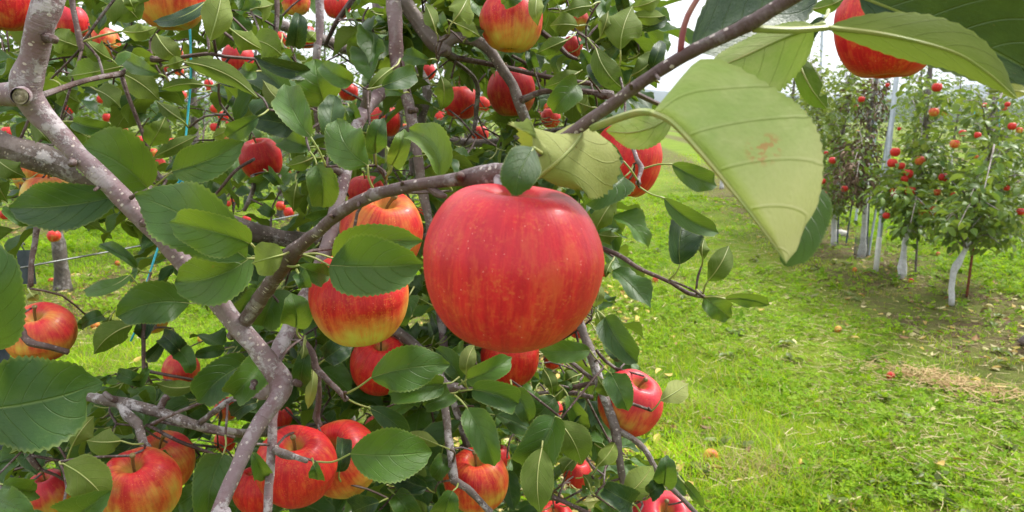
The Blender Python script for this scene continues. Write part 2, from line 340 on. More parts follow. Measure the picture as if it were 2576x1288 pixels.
def catmull(P, step):
    """P (n,k): resample smoothly; first three columns are the position."""
    P = np.asarray(P, float)
    if len(P) == 2: P = np.array([P[0], (P[0]+P[1])/2, P[1]])
    E = np.vstack([2*P[0]-P[1], P, 2*P[-1]-P[-2]]); E[0, 3:] = P[0, 3:]; E[-1, 3:] = P[-1, 3:]
    out = []
    for i in range(len(P)-1):
        a, b, c, d = E[i:i+4]
        k = max(2, int(np.linalg.norm((c-b)[:3])/step))
        t = np.linspace(0, 1, k, endpoint=False)[:, None]
        out.append(0.5*((2*b)+(c-a)*t+(2*a-5*b+4*c-d)*t**2+(3*b-a-3*c+d)*t**3))
    out.append(P[-1:]); R = np.vstack(out)
    return R
def tube(P, R, sides=10, cap=True, wob=0.0, seed=0):
    """returns verts, quads, tris, uv of a swept tube along P (n,3) with radii R (n)."""
    P = np.asarray(P, float); R = np.asarray(R, float); n = len(P)
    T = nrm(np.gradient(P, axis=0))
    ref = np.array([0.31, 0.2, 0.93]) if abs(T[0] @ np.array([0.31, 0.2, 0.93])) < .9 else np.array([1., 0, 0])
    U = nrm(np.cross(T[0], ref)); Us = [U]
    for i in range(1, n):
        U = U - T[i]*(U @ T[i]); U = nrm(U); Us.append(U)
    Us = np.array(Us); Vs = np.cross(T, Us)
    th = np.linspace(0, 2*np.pi, sides+1)
    S = np.concatenate([[0], np.cumsum(np.linalg.norm(np.diff(P, axis=0), axis=1))])
    rr = np.repeat(R[:, None], sides+1, 1)
    if wob:
        g = np.random.RandomState(seed)
        ph = g.rand(6)*6.28
        for k in range(3):
            w_ = wob*(0.6**k)*np.sin(S[:, None]*(90*(k+1))/max(R.mean()*100, .3)*1.0 + ph[k] + (k+1)*th[None]*0 + np.cos((k+1)*th[None]+ph[k+3])*1.6)
            rr = rr*(1+w_)
    V = P[:, None] + rr[..., None]*(np.cos(th)[None, :, None]*Us[:, None] + np.sin(th)[None, :, None]*Vs[:, None])
    uv = np.stack([np.broadcast_to(th[None]*R.mean(), (n, sides+1)), np.broadcast_to(S[:, None], (n, sides+1))], -1)
    i = np.arange(n-1)[:, None]*(sides+1) + np.arange(sides)[None]
    q = np.stack([i, i+1, i+sides+2, i+sides+1], -1).reshape(-1, 4)
    v = V.reshape(-1, 3); uvv = uv.reshape(-1, 2); t = None
    if cap:
        v = np.vstack([v, P[:1] - T[:1]*R[0]*0.25, P[-1:] + T[-1:]*R[-1]*0.45]); uvv = np.vstack([uvv, [[0, 0]], [[0, S[-1]]]])
        a = n*(sides+1); k = np.arange(sides)
        t = np.vstack([np.stack([k+1, k, np.full(sides, a)], -1), np.stack([(n-1)*(sides+1)+k, (n-1)*(sides+1)+k+1, np.full(sides, a+1)], -1)])
    return v, q, t, uvv

# ------------------------------------------------------------------ leaves
def leaf_prof(t, a=0.70, b=0.88):
    w_ = np.power(np.clip(t, 0, 1), a)*np.power(np.clip(1-t, 0, 1), b); tm = a/(a+b)
    w_ = w_/(tm**a*(1-tm)**b)
    return w_*(1-0.55*np.clip((t-.86)/.14, 0, 1)**1.0*np.clip(1-t, 0, .14)/.14*1.6)
def leaf_grid(Pm, Sl, Sr, N, wl_, wr_, m=3, cup=0.0, wave=0.0, ser=0.035, seed=0, under=False, prof=(0.70, 0.88), bite=None):
    """Pm (n,3) midrib; Sl, Sr, N (n,3) side and normal directions; half widths in metres."""
    n = len(Pm); t = np.linspace(0, 1, n); g = np.random.RandomState(seed); p1, p2 = g.rand(2)*6.28
    pr = leaf_prof(t, *prof)
    cols = np.concatenate([-np.linspace(1, 0, m+1)[:-1], [0], np.linspace(0, 1, m+1)[1:]])
    V = []; UVc = []
    tooth = ((np.arange(n) % 2)*2-1)*ser
    for c in cols:
        q = abs(c); S = Sr if c > 0 else Sl; W = wr_ if c > 0 else wl_
        irr = 1+0.05*np.sin(9*t+(p1 if c > 0 else p2))
        ww = W*pr*q*irr*(1+(tooth if q == 1 else 0))
        off = cup*(q**2)*W*pr + wave*W*q*q*np.sin(11*t+(p1 if c > 0 else p2))*np.minimum(1, 4*t*(1-t)+.2)
        Tn = nrm(np.gradient(Pm, axis=0))
        V.append(Pm + S*ww[:, None] + N*off[:, None] + Tn*(ww*0.10)[:, None])
        UVc.append(np.stack([np.full(n, c*0.5+0.5), t], -1))
    V = np.stack(V, 1); UVc = np.stack(UVc, 1); k = 2*m+1
    if bite is not None:                      # an insect has eaten a notch out of the margin
        t0, side, dep, wid = bite; col = 2*m if side > 0 else 0
        f = np.exp(-((t-t0)/wid)**2)*dep
        for j in range(1, m+1):
            cc = m+side*j; V[:, cc] = V[:, cc]*(1-f[:, None]) + V[:, m]*f[:, None]
    i = np.arange(n-1)[:, None]*k + np.arange(k-1)[None]
    q = np.stack([i, i+1, i+k+1, i+k], -1).reshape(-1, 4)
    if under: q = q[:, ::-1]
    return V.reshape(-1, 3), q, UVc.reshape(-1, 2)

LEAF_IDS = []          # hand-placed leaves: (object)
def add_leaf_obj(name, parent, mid, wl_, wr_, aL, aR, under, pet, petr=0.0010, seed=0, cup=0.1, wave=0.08, rnd=None, yel=0.0, n=44, m=4, ser=0.03, prof=(0.70, 0.88), bite=None, twist=0.0, petmat='petiole', org=(0, 0, 0), bm='leaf'):
    Pm = catmull(np.array(mid), np.linalg.norm(np.array(mid)[-1]-np.array(mid)[0])/60)
    s = np.concatenate([[0], np.cumsum(np.linalg.norm(np.diff(Pm, axis=0), axis=1))]); tt = np.linspace(0, s[-1], n)
    Pm = np.stack([np.interp(tt, s, Pm[:, k]) for k in range(3)], -1)
    T = nrm(np.gradient(Pm, axis=0)); V_ = nrm(Pm-CAM); S = nrm(np.cross(V_, T)); A = nrm(np.cross(T, S)); A = np.where((A*V_).sum(1, keepdims=True) < 0, -A, A)
    tw = np.radians(twist)*np.linspace(-.5, .5, n)[:, None]
    aL_ = np.radians(aL)+tw; aR_ = np.radians(aR)-tw
    Sl = -np.cos(aL_)*S + np.sin(aL_)*A; Sr = np.cos(aR_)*S + np.sin(aR_)*A
    sgn = 1 if under else -1                  # cup towards the upper face
    v, q, uv = leaf_grid(Pm, Sl, Sr, A*sgn, wl_, wr_, m, cup, wave, ser, seed, under, prof, bite)
    # leaf_grid columns run left to right; Sl already points left so use it with positive width
    ac = Acc(); r = random.random() if rnd is None else rnd
    ac.add(v, q, None, uv, r, m=0)
    # midrib, a fine raised ridge on the underside
    rr = np.linspace(petr*0.9, petr*0.2, n)
    tv, tq, tt_, tuv = tube(Pm + A*(-0.0002 if under else 0.0006), rr, 5, True); ac.add(tv, tq, tt_, None, r, m=1)
    if pet is not None:
        pp = catmull(np.array(pet), 0.004); tv, tq, tt_, tuv = tube(pp, np.linspace(petr*1.25, petr, len(pp)), 6, True); ac.add(tv, tq, tt_, None, r, m=1)
    me = ac.mesh(name, [M[bm], M[petmat]], org)
    o = obj(name, me, parent); o.color = (yel, 0, 0, 1); return o

def leaf_variant(seed, n=9, m=2, width=0.31, bend=0.35, pet=0.28, dead=False, low=False):
    """a leaf of length 1 along +X, upper face +Z, stalk running back from the origin"""
    g = np.random.RandomState(seed); t = np.linspace(0, 1, n)
    b = bend*(0.6+0.8*g.rand()); Pm = np.stack([t*(1-0.12*b*t), 0.10*(g.rand()-.5)*np.sin(t*3), 0.15*b*np.sin(t*1.4) - b*t**2*0.75], -1)
    fold = np.radians(14+38*g.rand()); 
    if dead: fold = np.radians(45+30*g.rand())
    Y = np.array([0, 1., 0]); Z = np.array([0, 0, 1.])
    T = nrm(np.gradient(Pm, axis=0)); N = nrm(np.cross(T, Y)); N = N*np.sign(N[:, 2:3]+1e-9)
    # columns left to right seen from above with X forward: +Y is left
    Sl = np.cos(fold)*Y[None]+np.sin(fold)*N; Sr = -np.cos(fold)*Y[None]+np.sin(fold)*N
    v, q, uv = leaf_grid(Pm, Sl, Sr, N, width*(0.9+.25*g.rand()), width*(0.9+.25*g.rand()), m, -0.25+0.3*g.rand(), 0.0 if low else 0.22, 0.0 if low else 0.03, seed)
    # orient: want upper face +Z
    a, b_, c = v[q[0, 0]], v[q[0, 1]], v[q[0, 2]]
    mid = len(q)//2
    nn = np.cross(v[q[mid, 1]]-v[q[mid, 0]], v[q[mid, 2]]-v[q[mid, 0]])
    if nn[2] < 0: q = q[:, ::-1]
    midx = np.zeros(len(q), int); 
    if pet:
        k = 4; x = np.linspace(-pet, 0.0, k); pp = np.stack([x, np.zeros(k), 0.10*(x/pet)**2*pet*0-0.25*np.abs(x)*0+0.05*np.sin(x*8)], -1)
        tv, tq, tt, _ = tube(pp, np.full(k, 0.013), 4, False)
        q = np.vstack([q, tq+len(v)]); midx = np.concatenate([midx, np.ones(len(tq), int)]); v = np.vstack([v, tv]); uv = np.vstack([uv, np.zeros((len(tv), 2))+[[0.5, 0.5]]])
    return v, q, uv, midx
NEARV = [leaf_variant(100+k, 19, 3, 0.27+0.08*((k*37) % 5)/5, 0.25+0.16*(k % 5)) for k in range(12)]
MIDV = [leaf_variant(200+k, 6, 1, 0.31, 0.3+0.1*(k % 3), pet=0.0, low=True) for k in range(5)]
FARV = [leaf_variant(300+k, 4, 1, 0.34, 0.35, pet=0.0, low=True) for k in range(4)]
DEADV = [leaf_variant(400+k, 6, 1, 0.26, 0.9, pet=0.0, dead=True, low=True) for k in range(4)]
def shared_leaf_mesh(var, name, mats):
    v, q, uv, mi = var; return mk_mesh(name, v, q, None, uv, np.zeros(len(v)), None, mats, mi)
NEAR_ME = [shared_leaf_mesh(v, 'leaf', [M['leaf'], M['petiole']]) for v in NEARV]
MID_ME = [shared_leaf_mesh(v, 'leaf', [M['leaf'], M['petiole']]) for v in MIDV]
DEAD_ME = [shared_leaf_mesh(v, 'dead_leaf', [M['dead']]) for v in DEADV]

def frame_from(X, Zh):
    X = nrm(X); Z = nrm(Zh - (Zh*X).sum(-1, keepdims=True)*X); Y = np.cross(Z, X); return np.stack([X, Y, Z], -1)   # (...,3,3) columns
def join_leaves(name, variants, pos, X, Zh, size, mats, parent, origin, kind='stuff', g=RS, rnd=None):
    """all the leaves too many or too small to be picked apart, as one mesh"""
    n = len(pos); Fm = frame_from(X, Zh); which = g.randint(0, len(variants), n); rn = g.rand(n) if rnd is None else rnd
    ac = Acc()
    for k, (v, q, uv, mi) in enumerate(variants):
        id_ = np.where(which == k)[0]
        if not len(id_): continue
        W = np.einsum('nij,vj->nvi', Fm[id_], v)*size[id_][:, None, None] + pos[id_][:, None]
        Q = (q[None] + (np.arange(len(id_))*len(v))[:, None, None]).reshape(-1, 4)
        ac.add(W.reshape(-1, 3), Q, None, np.tile(uv, (len(id_), 1)), np.repeat(rn[id_], len(v)), m=np.tile(mi, len(id_)))
    me = ac.mesh(name, mats, origin)
    o = obj(name, me, parent)
    if kind: o['kind'] = kind
    return o
def mat4(Fr, size, pos):
    m = Matrix.Identity(4)
    for i in range(3):
        for j in range(3): m[i][j] = Fr[i, j]*size
        m[i][3] = pos[i]
    return m

# ------------------------------------------------------------------ ground
def lat_of(P): return np.asarray(P) @ LATN
ROWS = [-0.75 - 3.65*k for k in range(5)][::-1] + [2.95 + 3.65*k for k in range(4)]
def mat_ground():
    t = NT('meadow_ground'); P = t.n('TexCoord').outputs['Object']
    ang = math.atan2(ROW[0], ROW[1])
    R = t.mapping(P, rot=(0, 0, ang)); s = t.n('SeparateXYZ'); t.l(R, s.inputs[0]); lat = s.outputs[0]
    n1 = t.noise(P, 0.9, 5, 0.6); n2 = t.noise(P, 7, 5, 0.65); n3 = t.noise(P, 45, 4, 0.7)
    g = t.mix(t.ramp(n1, 0.35, 0.65), (0.10, 0.18, 0.008), (0.17, 0.25, 0.012))
    g = t.mix(t.math('MULTIPLY', t.ramp(n2, 0.45, 0.68), 0.7), g, (0.20, 0.20, 0.06))
    g = t.mix(t.math('MULTIPLY', t.ramp(n3, 0.5, 0.7), 0.6), g, (0.055, 0.085, 0.012))
    ph = t.math('DIVIDE', t.math('SUBTRACT', lat, 2.95), 3.65)
    dr = t.math('MULTIPLY', t.math('ABSOLUTE', t.math('SUBTRACT', t.math('FRACT', t.math('ADD', ph, 0.5)), 0.5)), 3.65)
    dd = t.math('ADD', dr, t.math('MULTIPLY', t.math('SUBTRACT', n2, 0.5), 1.1))
    soil = t.mix(t.ramp(n3, 0.35, 0.65), (0.06, 0.042, 0.022), (0.17, 0.125, 0.065))
    soil = t.mix(t.math('MULTIPLY', t.ramp(n2, 0.42, 0.56), 0.75), soil, (0.115, 0.13, 0.03))
    c = t.mix(t.math('MULTIPLY', t.ramp(dd, 0.45, 1.05, 1.0, 0.0), t.ramp(n1, 0.3, 0.6, 0.5, 1.0)), g, soil)
    nb = t.bump(t.math('ADD', n3, n2), 0.8, 0.03)
    return t.surf(t.principled(c, 0.9, 0.1, nb))
gs = []
xs = np.concatenate([-np.geomspace(4000, 8, 14), np.linspace(-7, 9, 60), np.geomspace(10, 4000, 14)])
ys = np.concatenate([-np.geomspace(300, 3, 8), np.linspace(-2, 16, 70), np.geomspace(17, 4000, 18)])
X, Y = np.meshgrid(xs, ys); near = np.exp(-((X/14)**2+((Y-6)/16)**2))
Zg = near*((VN[0](X*0.7, Y*0.7)-.5)*0.06 + (VN[1](X*2.2, Y*2.2)-.5)*0.03)
def gz(x, y):
    nr = np.exp(-((np.asarray(x)/14)**2+((np.asarray(y)-6)/16)**2))
    return nr*((VN[0](np.asarray(x)*0.7, np.asarray(y)*0.7)-.5)*0.06 + (VN[1](np.asarray(x)*2.2, np.asarray(y)*2.2)-.5)*0.03)
nx = len(xs); i = np.arange(len(ys)-1)[:, None]*nx + np.arange(nx-1)[None]
gq = np.stack([i, i+1, i+nx+1, i+nx], -1).reshape(-1, 4)
tag(obj('ground', mk_mesh('ground', np.stack([X, Y, Zg], -1).reshape(-1, 3), gq, mats=[mat_ground()])), None, None, kind='structure')

# wooded hill and the blue mountain behind it
def mat_forest(name, a, b, sc):
    t = NT(name); P = t.n('TexCoord').outputs['Object']
    c = t.mix(t.ramp(t.noise(P, sc, 5, .65), .35, .65), a, b); return t.surf(t.principled(c, 0.9, 0.05))
def ridge(name, y0, depth, h0, seed, m_, nx_=260, ny_=26, bump=0.05, x0=-1.0, x1=1.4):
    g = VNoise(seed); xs_ = np.linspace(x0, x1, nx_)*y0; t = np.linspace(0, 1, ny_)
    Xr, Tr = np.meshgrid(xs_, t); Hh = h0*(0.55 + 0.6*g(Xr/(y0*0.16), Tr*1.3+3) + 0.22*g(Xr/(y0*0.05), Tr*4) + bump*g(Xr/(y0*0.006), Tr*26))
    Zr = Hh*np.sin(np.clip(Tr, 0, 1)*np.pi*0.62)**0.8 - 1.0*(Tr == 0); Yr = y0 + depth*Tr
    k = np.arange(ny_-1)[:, None]*nx_+np.arange(nx_-1)[None]
    o = obj(name, mk_mesh(name, np.stack([Xr, Yr, Zr], -1).reshape(-1, 3), np.stack([k, k+1, k+nx_+1, k+nx_], -1).reshape(-1, 4), mats=[m_])); o['kind'] = 'structure'
ridge('wooded_hill', 420, 260, 15.5, 31, mat_forest('wooded_slope', (0.018, 0.035, 0.014), (0.045, 0.07, 0.02), 0.16), 420, 30, 0.16)
ridge('mountain', 2600, 900, 120, 36, mat_forest('far_slope', (0.03, 0.05, 0.03), (0.05, 0.075, 0.035), 0.02), 300, 24, 0.05)

# ------------------------------------------------------------------ the near apple tree: wood
TREE_BASE = np.array([-0.46, 2.0, 0.0])
tree = tag(empty('apple_tree', TREE_BASE), 'near apple tree with pinkish grey limbs filling the left half of the view', 'tree')
SKEL = []              # (x,y,z) points on the wood, for hanging twigs and fruit
BR2D = []              # px, py, half width px, depth of visible limbs
def limb(name, pts, mat='bark', parent=tree, org=TREE_BASE, sides=14, wob=0.05, seed=0, step=0.008, skel=True, guard=True, k=1.0):
    """pts: (px, py, width px, depth)"""
    P = np.array([list(at(x, y, d)) + [k*w_*0.5*d/F] for x, y, w_, d in pts])
    C = catmull(P, step); R = np.maximum(C[:, 3], 0.0007)
    v, q, t, uv = tube(C[:, :3], R, sides, True, wob, seed)
    ac = Acc(); ac.add(v, q, t, uv)
    o = obj(name, ac.mesh(name, [M[mat]], org), parent)
    if skel: SKEL.append(C[::2, :3])
    if guard:
        for c in C[::3]:
            px, py, d = proj(c[:3]); BR2D.append((px, py, c[3]*F/d, d))
    return o
# scaffold limb that crosses the left foreground; below the frame it runs back to the trunk
limb('branch', [(150, -90, 88, .61), (135, -40, 90, .60), (110, 40, 88, .60), (88, 130, 82, .61), (66, 215, 96, .62), (96, 280, 80, .63), (150, 340, 68, .635), (200, 392, 64, .64), (300, 490, 64, .65), (400, 592, 62, .66), (500, 702, 64, .67), (600, 822, 64, .68), (655, 888, 66, .68), (706, 955, 76, .68), (700, 998, 60, .67), (668, 1042, 52, .66), (622, 1120, 49, .64), (582, 1210, 48, .62), (545, 1300, 48, .60)], wob=0.05, seed=3, sides=18, step=.005, k=.77)
a0 = at(545, 1300, .60)
def limb3(name, P, R, mat='bark', parent=tree, org=TREE_BASE, sides=12, wob=0.05, seed=0, step=0.012):
    C = catmull(np.column_stack([np.array(P), np.array(R)]), step); v, q, t, uv = tube(C[:, :3], C[:, 3], sides, True, wob, seed)
    ac = Acc(); ac.add(v, q, t, uv); SKEL.append(C[::2, :3]); return obj(name, ac.mesh(name, [M[mat]], org), parent)
limb3('branch', [a0+[.004, 0, .004], a0+[-.02, .06, -.12], [-0.30, 1.15, .68], [-.41, 1.65, .46], [-.46, 1.97, .40]], [.0079, .0095, .013, .017, .02], seed=8)
limb('branch', [(60, 235, 62, .62), (20, 238, 58, .63), (-40, 246, 56, .64), (-160, 268, 54, .68)], wob=0.06, seed=4, sides=16)
# sawn stub beside the fork
sc0 = at(52, 242, .598); ac = Acc()
v, q, t, uv = tube(np.array([at(58, 238, .625), at(53, 241, .603), at(51, 242, .594)]), np.array([.0085, .0078, .0066]), 16, False, 0.06, 5); ac.add(v, q, t, uv)
lp = []
rg = np.array([.0066, .0052, .0045, .003, .0024, .0006]); dp = np.array([0, .0006, -.0004, .0005, .0016, .0022])
pp = np.array([at(51, 242, .594)+FW*x for x in dp]); v, q, t, uv = tube(np.column_stack([pp[:, 0], pp[:, 1]+np.arange(6)*1e-5, pp[:, 2]]), rg, 16, False); ac.add(v, q, None, uv, m=1)
me = ac.mesh('sawn_stub', [M['bark'], M['cutwood']], TREE_BASE); obj('sawn_stub', me, tree)
# branch that carries the big apple and runs out over the path towards the viewer
limb('branch', [(580, 846, 22, .70), (604, 822, 32, .688), (626, 796, 38, .674), (650, 758, 40, .66), (690, 700, 38, .62), (715, 662, 46, .60), (738, 636, 44, .58), (760, 614, 34, .565), (800, 582, 30, .54), (860, 532, 32, .51), (940, 491, 32, .485), (1050, 465, 31, .455), (1140, 453, 33, .44), (1165, 449, 44, .437), (1210, 442, 52, .43), (1250, 436, 50, .425), (1275, 428, 38, .42), (1340, 400, 30, .41), (1480, 305, 31, .39), (1600, 218, 31, .37), (1700, 152, 33, .36), (1800, 101, 35, .35), (1858, 73, 36, .345), (1880, 62, 42, .343), (1900, 52, 37, .34), (2010, -18, 38, .33), (2120, -95, 40, .32)], 'bark_brown', wob=0.045, seed=12, sides=16, step=.004)
limb('spur', [(1262, 440, 40, .424), (1256, 462, 28, .418), (1262, 484, 15, .412)], seed=13, sides=10)
limb('spur', [(1165, 449, 30, .436), (1156, 443, 24, .428), (1153, 441, 14, .423)], 'bark_twig', seed=14, sides=10)
limb('spur', [(1075, 470, 18, .452), (1100, 486, 22, .445), (1122, 494, 12, .442)], 'bark_twig', seed=15, sides=8)
limb('spur', [(930, 494, 26, .485), (934, 482, 22, .483), (936, 476, 12, .482)], 'bark_twig', seed=16, sides=8)
# long straight limb low across the left, from the trunk outwards
limb('branch', [(-120, 318, 84, .93), (0, 366, 76, .96), (110, 402, 72, .98), (200, 434, 66, 1.0), (400, 505, 58, 1.06), (620, 578, 50, 1.12), (680, 592, 44, 1.15), (745, 604, 42, 1.18), (830, 604, 42, 1.35), (905, 590, 44, 1.7), (935, 585, 40, 1.98)], 'bark_grey', wob=0.05, seed=20)
# upright shoots and hanging branches, in the middle of the tree
limb('branch', [(980, -80, 38, .95), (987, -20, 38, .95), (994, 60, 37, .95), (998, 150, 35, .96), (1003, 172, 36, .96), (1012, 205, 28, .97), (1031, 275, 30, .98), (1040, 330, 25, .98), (1052, 400, 24, .99), (1063, 480, 24, 1.0), (1080, 560, 21, 1.01), (1096, 680, 18, 1.05), (1110, 800, 22, 1.1), (1118, 880, 20, 1.1)], 'bark', wob=0.06, seed=21)
limb('branch', [(985, -70, 44, 1.02), (1015, 0, 40, 1.0), (1044, 45, 38, 1.0), (1084, 97, 40, 1.0), (1110, 118, 46, 1.0), (1130, 102, 34, 1.0), (1156, 94, 29, 1.0), (1199, 103, 29, 1.0), (1234, 130, 28, 1.0), (1268, 180, 26, 1.0), (1290, 215, 25, 1.0), (1305, 256, 28, 1.0), (1322, 300, 24, 1.01), (1336, 345, 20, 1.02)], 'bark_grey', wob=0.06, seed=22)
limb('spur', [(1105, 118, 40, 1.0), (1118, 128, 34, .985), (1124, 126, 26, .975)], 'bark_grey', seed=23, sides=12)
limb('twig', [(1118, 130, 20, 1.01), (1150, 146, 15, 1.02), (1200, 155, 14, 1.02), (1288, 173, 13, 1.02), (1360, 190, 13, 1.02), (1440, 205, 12, 1.01), (1530, 214, 14, 1.0)], 'bark_twig', seed=24, sides=10)
limb('twig', [(1305, 256, 22, 1.0), (1330, 244, 18, .99), (1360, 232, 15, .98), (1420, 226, 15, .96), (1495, 233, 15, .95), (1515, 238, 26, .945), (1542, 240, 22, .94)], 'bark_twig', seed=25, sides=10)
limb('branch', [(1000, 170, 30, 1.05), (966, 222, 32, .98), (920, 276, 33, .93), (900, 312, 33, .9), (884, 380, 30, .88), (868, 440, 30, .86), (845, 530, 34, .84), (825, 610, 34, .82), (790, 700, 33, .8), (740, 800, 38, .79), (708, 868, 40, .77), (686, 915, 36, .75), (655, 1000, 34, .74)], 'bark', wob=0.06, seed=26)
limb('branch', [(800, -60, 21, 1.1), (805, 40, 21, 1.1), (802, 90, 20, 1.1), (796, 140, 19, 1.1), (792, 230, 15, 1.12), (800, 330, 12, 1.15)], 'bark', seed=27)
limb('twig', [(695, -40, 14, 1.15), (697, 40, 13, 1.15), (690, 95, 12, 1.15), (668, 150, 8, 1.15)], 'bark_twig', seed=28, sides=8)
limb('twig', [(900, -20, 16, 1.2), (868, 25, 15, 1.2), (845, 58, 13, 1.2), (820, 110, 10, 1.22)], 'bark_twig', seed=29, sides=8)
limb('twig', [(178, -30, 14, .8), (184, 20, 14, .8), (192, 60, 13, .8), (203, 112, 17, .8), (205, 128, 9, .8)], 'bark_twig', seed=30, sides=10)
limb('twig', [(105, 240, 18, .64), (140, 228, 15, .66), (200, 207, 14, .69), (260, 193, 13, .72), (305, 186, 16, .74), (312, 176, 8, .74)], 'bark_twig', seed=31, sides=10)
limb('twig', [(306, 190, 12, .745), (320, 235, 10, .75), (345, 300, 10, .76), (364, 350, 9, .77), (380, 410, 11, .78), (400, 445, 16, .79), (418, 456, 10, .79)], 'bark_twig', seed=32, sides=8)
limb('twig', [(382, 148, 18, .74), (400, 150, 14, .74), (455, 144, 11, .745), (525, 135, 10, .75), (565, 142, 9, .76), (640, 148, 8, .8)], 'bark_twig', seed=33, sides=8)
limb('twig', [(500, 0, 10, 1.0), (540, 60, 9, 1.0), (600, 110, 8, 1.0)], 'bark_twig', seed=34, sides=8)
# lower left
limb('branch', [(180, 985, 22, .9), (247, 1003, 26, .88), (300, 1012, 28, .86), (400, 1036, 27, .86), (450, 1056, 27, .86), (520, 1076, 24, .87), (620, 1090, 22, .95), (760, 1080, 26, 1.3), (830, 1075, 30, 1.85)], 'bark_grey', wob=0.05, seed=40)
limb('spur', [(300, 1008, 26, .86), (318, 1040, 26, .85), (345, 1068, 24, .84), (356, 1095, 22, .83), (362, 1118, 20, .825), (378, 1130, 14, .82), (392, 1152, 12, .82)], 'bark_grey', wob=0.12, seed=41, step=.004)
limb('spur', [(300, 1010, 18, .86), (280, 1002, 16, .85), (262, 988, 12, .85)], 'bark_twig', seed=42, sides=8)
limb('spur', [(400, 1035, 20, .86), (412, 1008, 18, .86), (420, 998, 20, .86)], 'bark_twig', seed=43, sides=8)
limb('twig', [(380, 1068, 10, .84), (440, 1040, 9, .83), (520, 1008, 8, .82)], 'bark_twig', seed=44, sides=8)
limb('twig', [(400, 1060, 9, .86), (480, 1075, 9, .86), (590, 1100, 8, .88)], 'bark_twig', seed=45, sides=8)
limb('twig', [(370, 1068, 9, .86), (450, 1110, 10, .86), (545, 1145, 8, .88)], 'bark_twig', seed=46, sides=8)
limb('twig', [(505, 1062, 16, .86), (540, 1035, 15, .85), (560, 1020, 17, .84), (585, 1000, 10, .84)], 'bark_grey', seed=47, sides=10, wob=.1)
limb('twig', [(-60, 770, 20, .98), (45, 819, 17, .885), (60, 845, 17, .878), (76, 862, 20, .872), (110, 870, 16, .87), (172, 885, 15, .875)], 'bark_twig', seed=48, sides=10, wob=.08)
limb('twig', [(94, 560, 15, .96), (88, 610, 14, .96), (79, 660, 13, .955), (77, 720, 13, .95)], 'bark_twig', seed=49, sides=8)
limb('twig', [(20, 1080, 16, .9), (55, 1110, 18, .9), (75, 1150, 18, .9), (100, 1180, 14, .9)], 'bark_twig', seed=50, sides=10, wob=.1)
limb('twig', [(75, 1145, 8, .9), (130, 1155, 8, .9), (195, 1165, 5, .9)], 'bark_twig', seed=51, sides=8)
limb('twig', [(362, 780, 12, .9), (361, 850, 11, .9), (362, 920, 10, .9), (368, 932, 9, .9), (430, 945, 8, .9), (505, 958, 6, .92)], 'bark_twig', seed=52, sides=8)
# lower middle and right
limb('branch', [(688, 1020, 24, .73), (686, 1060, 23, .72), (684, 1120, 23, .72), (678, 1200, 22, .71), (672, 1300, 22, .70)], 'bark', seed=53, sides=12, wob=.07)
limb('spur', [(690, 1130, 24, .72), (712, 1142, 22, .71), (745, 1150, 16, .70), (772, 1160, 11, .69)], 'bark_grey', seed=54, sides=10, wob=.1)
limb('twig', [(735, 830, 14, .84), (760, 858, 22, .83), (785, 890, 20, .82), (795, 925, 18, .82), (830, 962, 14, .8), (864, 996, 13, .79), (872, 1006, 16, .79)], 'bark_twig', seed=55, sides=10, wob=.1)
limb('twig', [(800, 930, 16, .86), (802, 1000, 14, .87), (796, 1050, 18, .88), (806, 1072, 14, .88)], 'bark_twig', seed=56, sides=10, wob=.1)
limb('branch', [(975, 822, 26, 1.05), (1000, 835, 27, 1.05), (1030, 858, 27, 1.05), (1060, 884, 24, 1.05), (1100, 920, 22, 1.02)], 'bark_grey', seed=57, sides=12)
limb('branch', [(1105, 935, 22, 1.0), (1112, 985, 24, .98), (1122, 1040, 20, .96), (1128, 1100, 20, .95), (1138, 1165, 22, .93), (1142, 1208, 24, .92), (1175, 1228, 18, .91), (1235, 1290, 17, .9)], 'bark_grey', seed=58, sides=12, wob=.08)
limb('twig', [(1125, 960, 18, 1.02), (1140, 1010, 18, 1.02), (1160, 1070, 18, 1.02), (1176, 1126, 18, 1.02)], 'bark_grey', seed=59, sides=10)
limb('spur', [(1100, 940, 20, .98), (1130, 975, 26, .96), (1150, 975, 24, .95), (1168, 984, 12, .95)], 'bark_grey', seed=60, sides=10, wob=.12)
limb('branch', [(1430, 720, 20, .95), (1455, 800, 22, .93), (1470, 845, 23, .92), (1484, 880, 24, .91), (1500, 935, 24, .9), (1520, 1000, 24, .89), (1536, 1040, 24, .89), (1548, 1082, 26, .88), (1560, 1170, 19, .88), (1570, 1220, 19, .88), (1585, 1300, 20, .88)], 'bark_grey', seed=61, sides=14, wob=.06)
limb('twig', [(1548, 1080, 18, .88), (1580, 1096, 16, .88), (1620, 1128, 16, .88), (1650, 1180, 14, .88), (1675, 1215, 18, .88), (1700, 1238, 13, .88), (1760, 1300, 12, .88)], 'bark_grey', seed=62, sides=10, wob=.08)
limb('twig', [(1370, 864, 10, .95), (1420, 898, 11, .93), (1470, 938, 11, .91), (1502, 964, 13, .9)], 'bark_twig', seed=63, sides=8)
limb('twig', [(1500, 880, 9, .93), (1520, 905, 9, .93), (1560, 935, 8, .93)], 'bark_twig', seed=64, sides=8)
limb('twig', [(1430, 978, 14, .92), (1470, 968, 12, .91), (1500, 962, 12, .9)], 'bark_twig', seed=65, sides=8)
limb('twig', [(1440, 590, 14, .95), (1505, 620, 13, .9), (1560, 644, 12, .87), (1605, 674, 11, .85), (1640, 690, 11, .85), (1690, 712, 10, .84), (1732, 738, 11, .84), (1772, 746, 11, .84)], 'bark_twig', seed=66, sides=10)
limb('twig', [(1570, 330, 10, .78), (1590, 366, 11, .77), (1602, 400, 11, .76), (1613, 420, 14, .76), (1607, 448, 10, .755), (1605, 462, 15, .75)], 'bark', seed=67, sides=10, wob=.1)
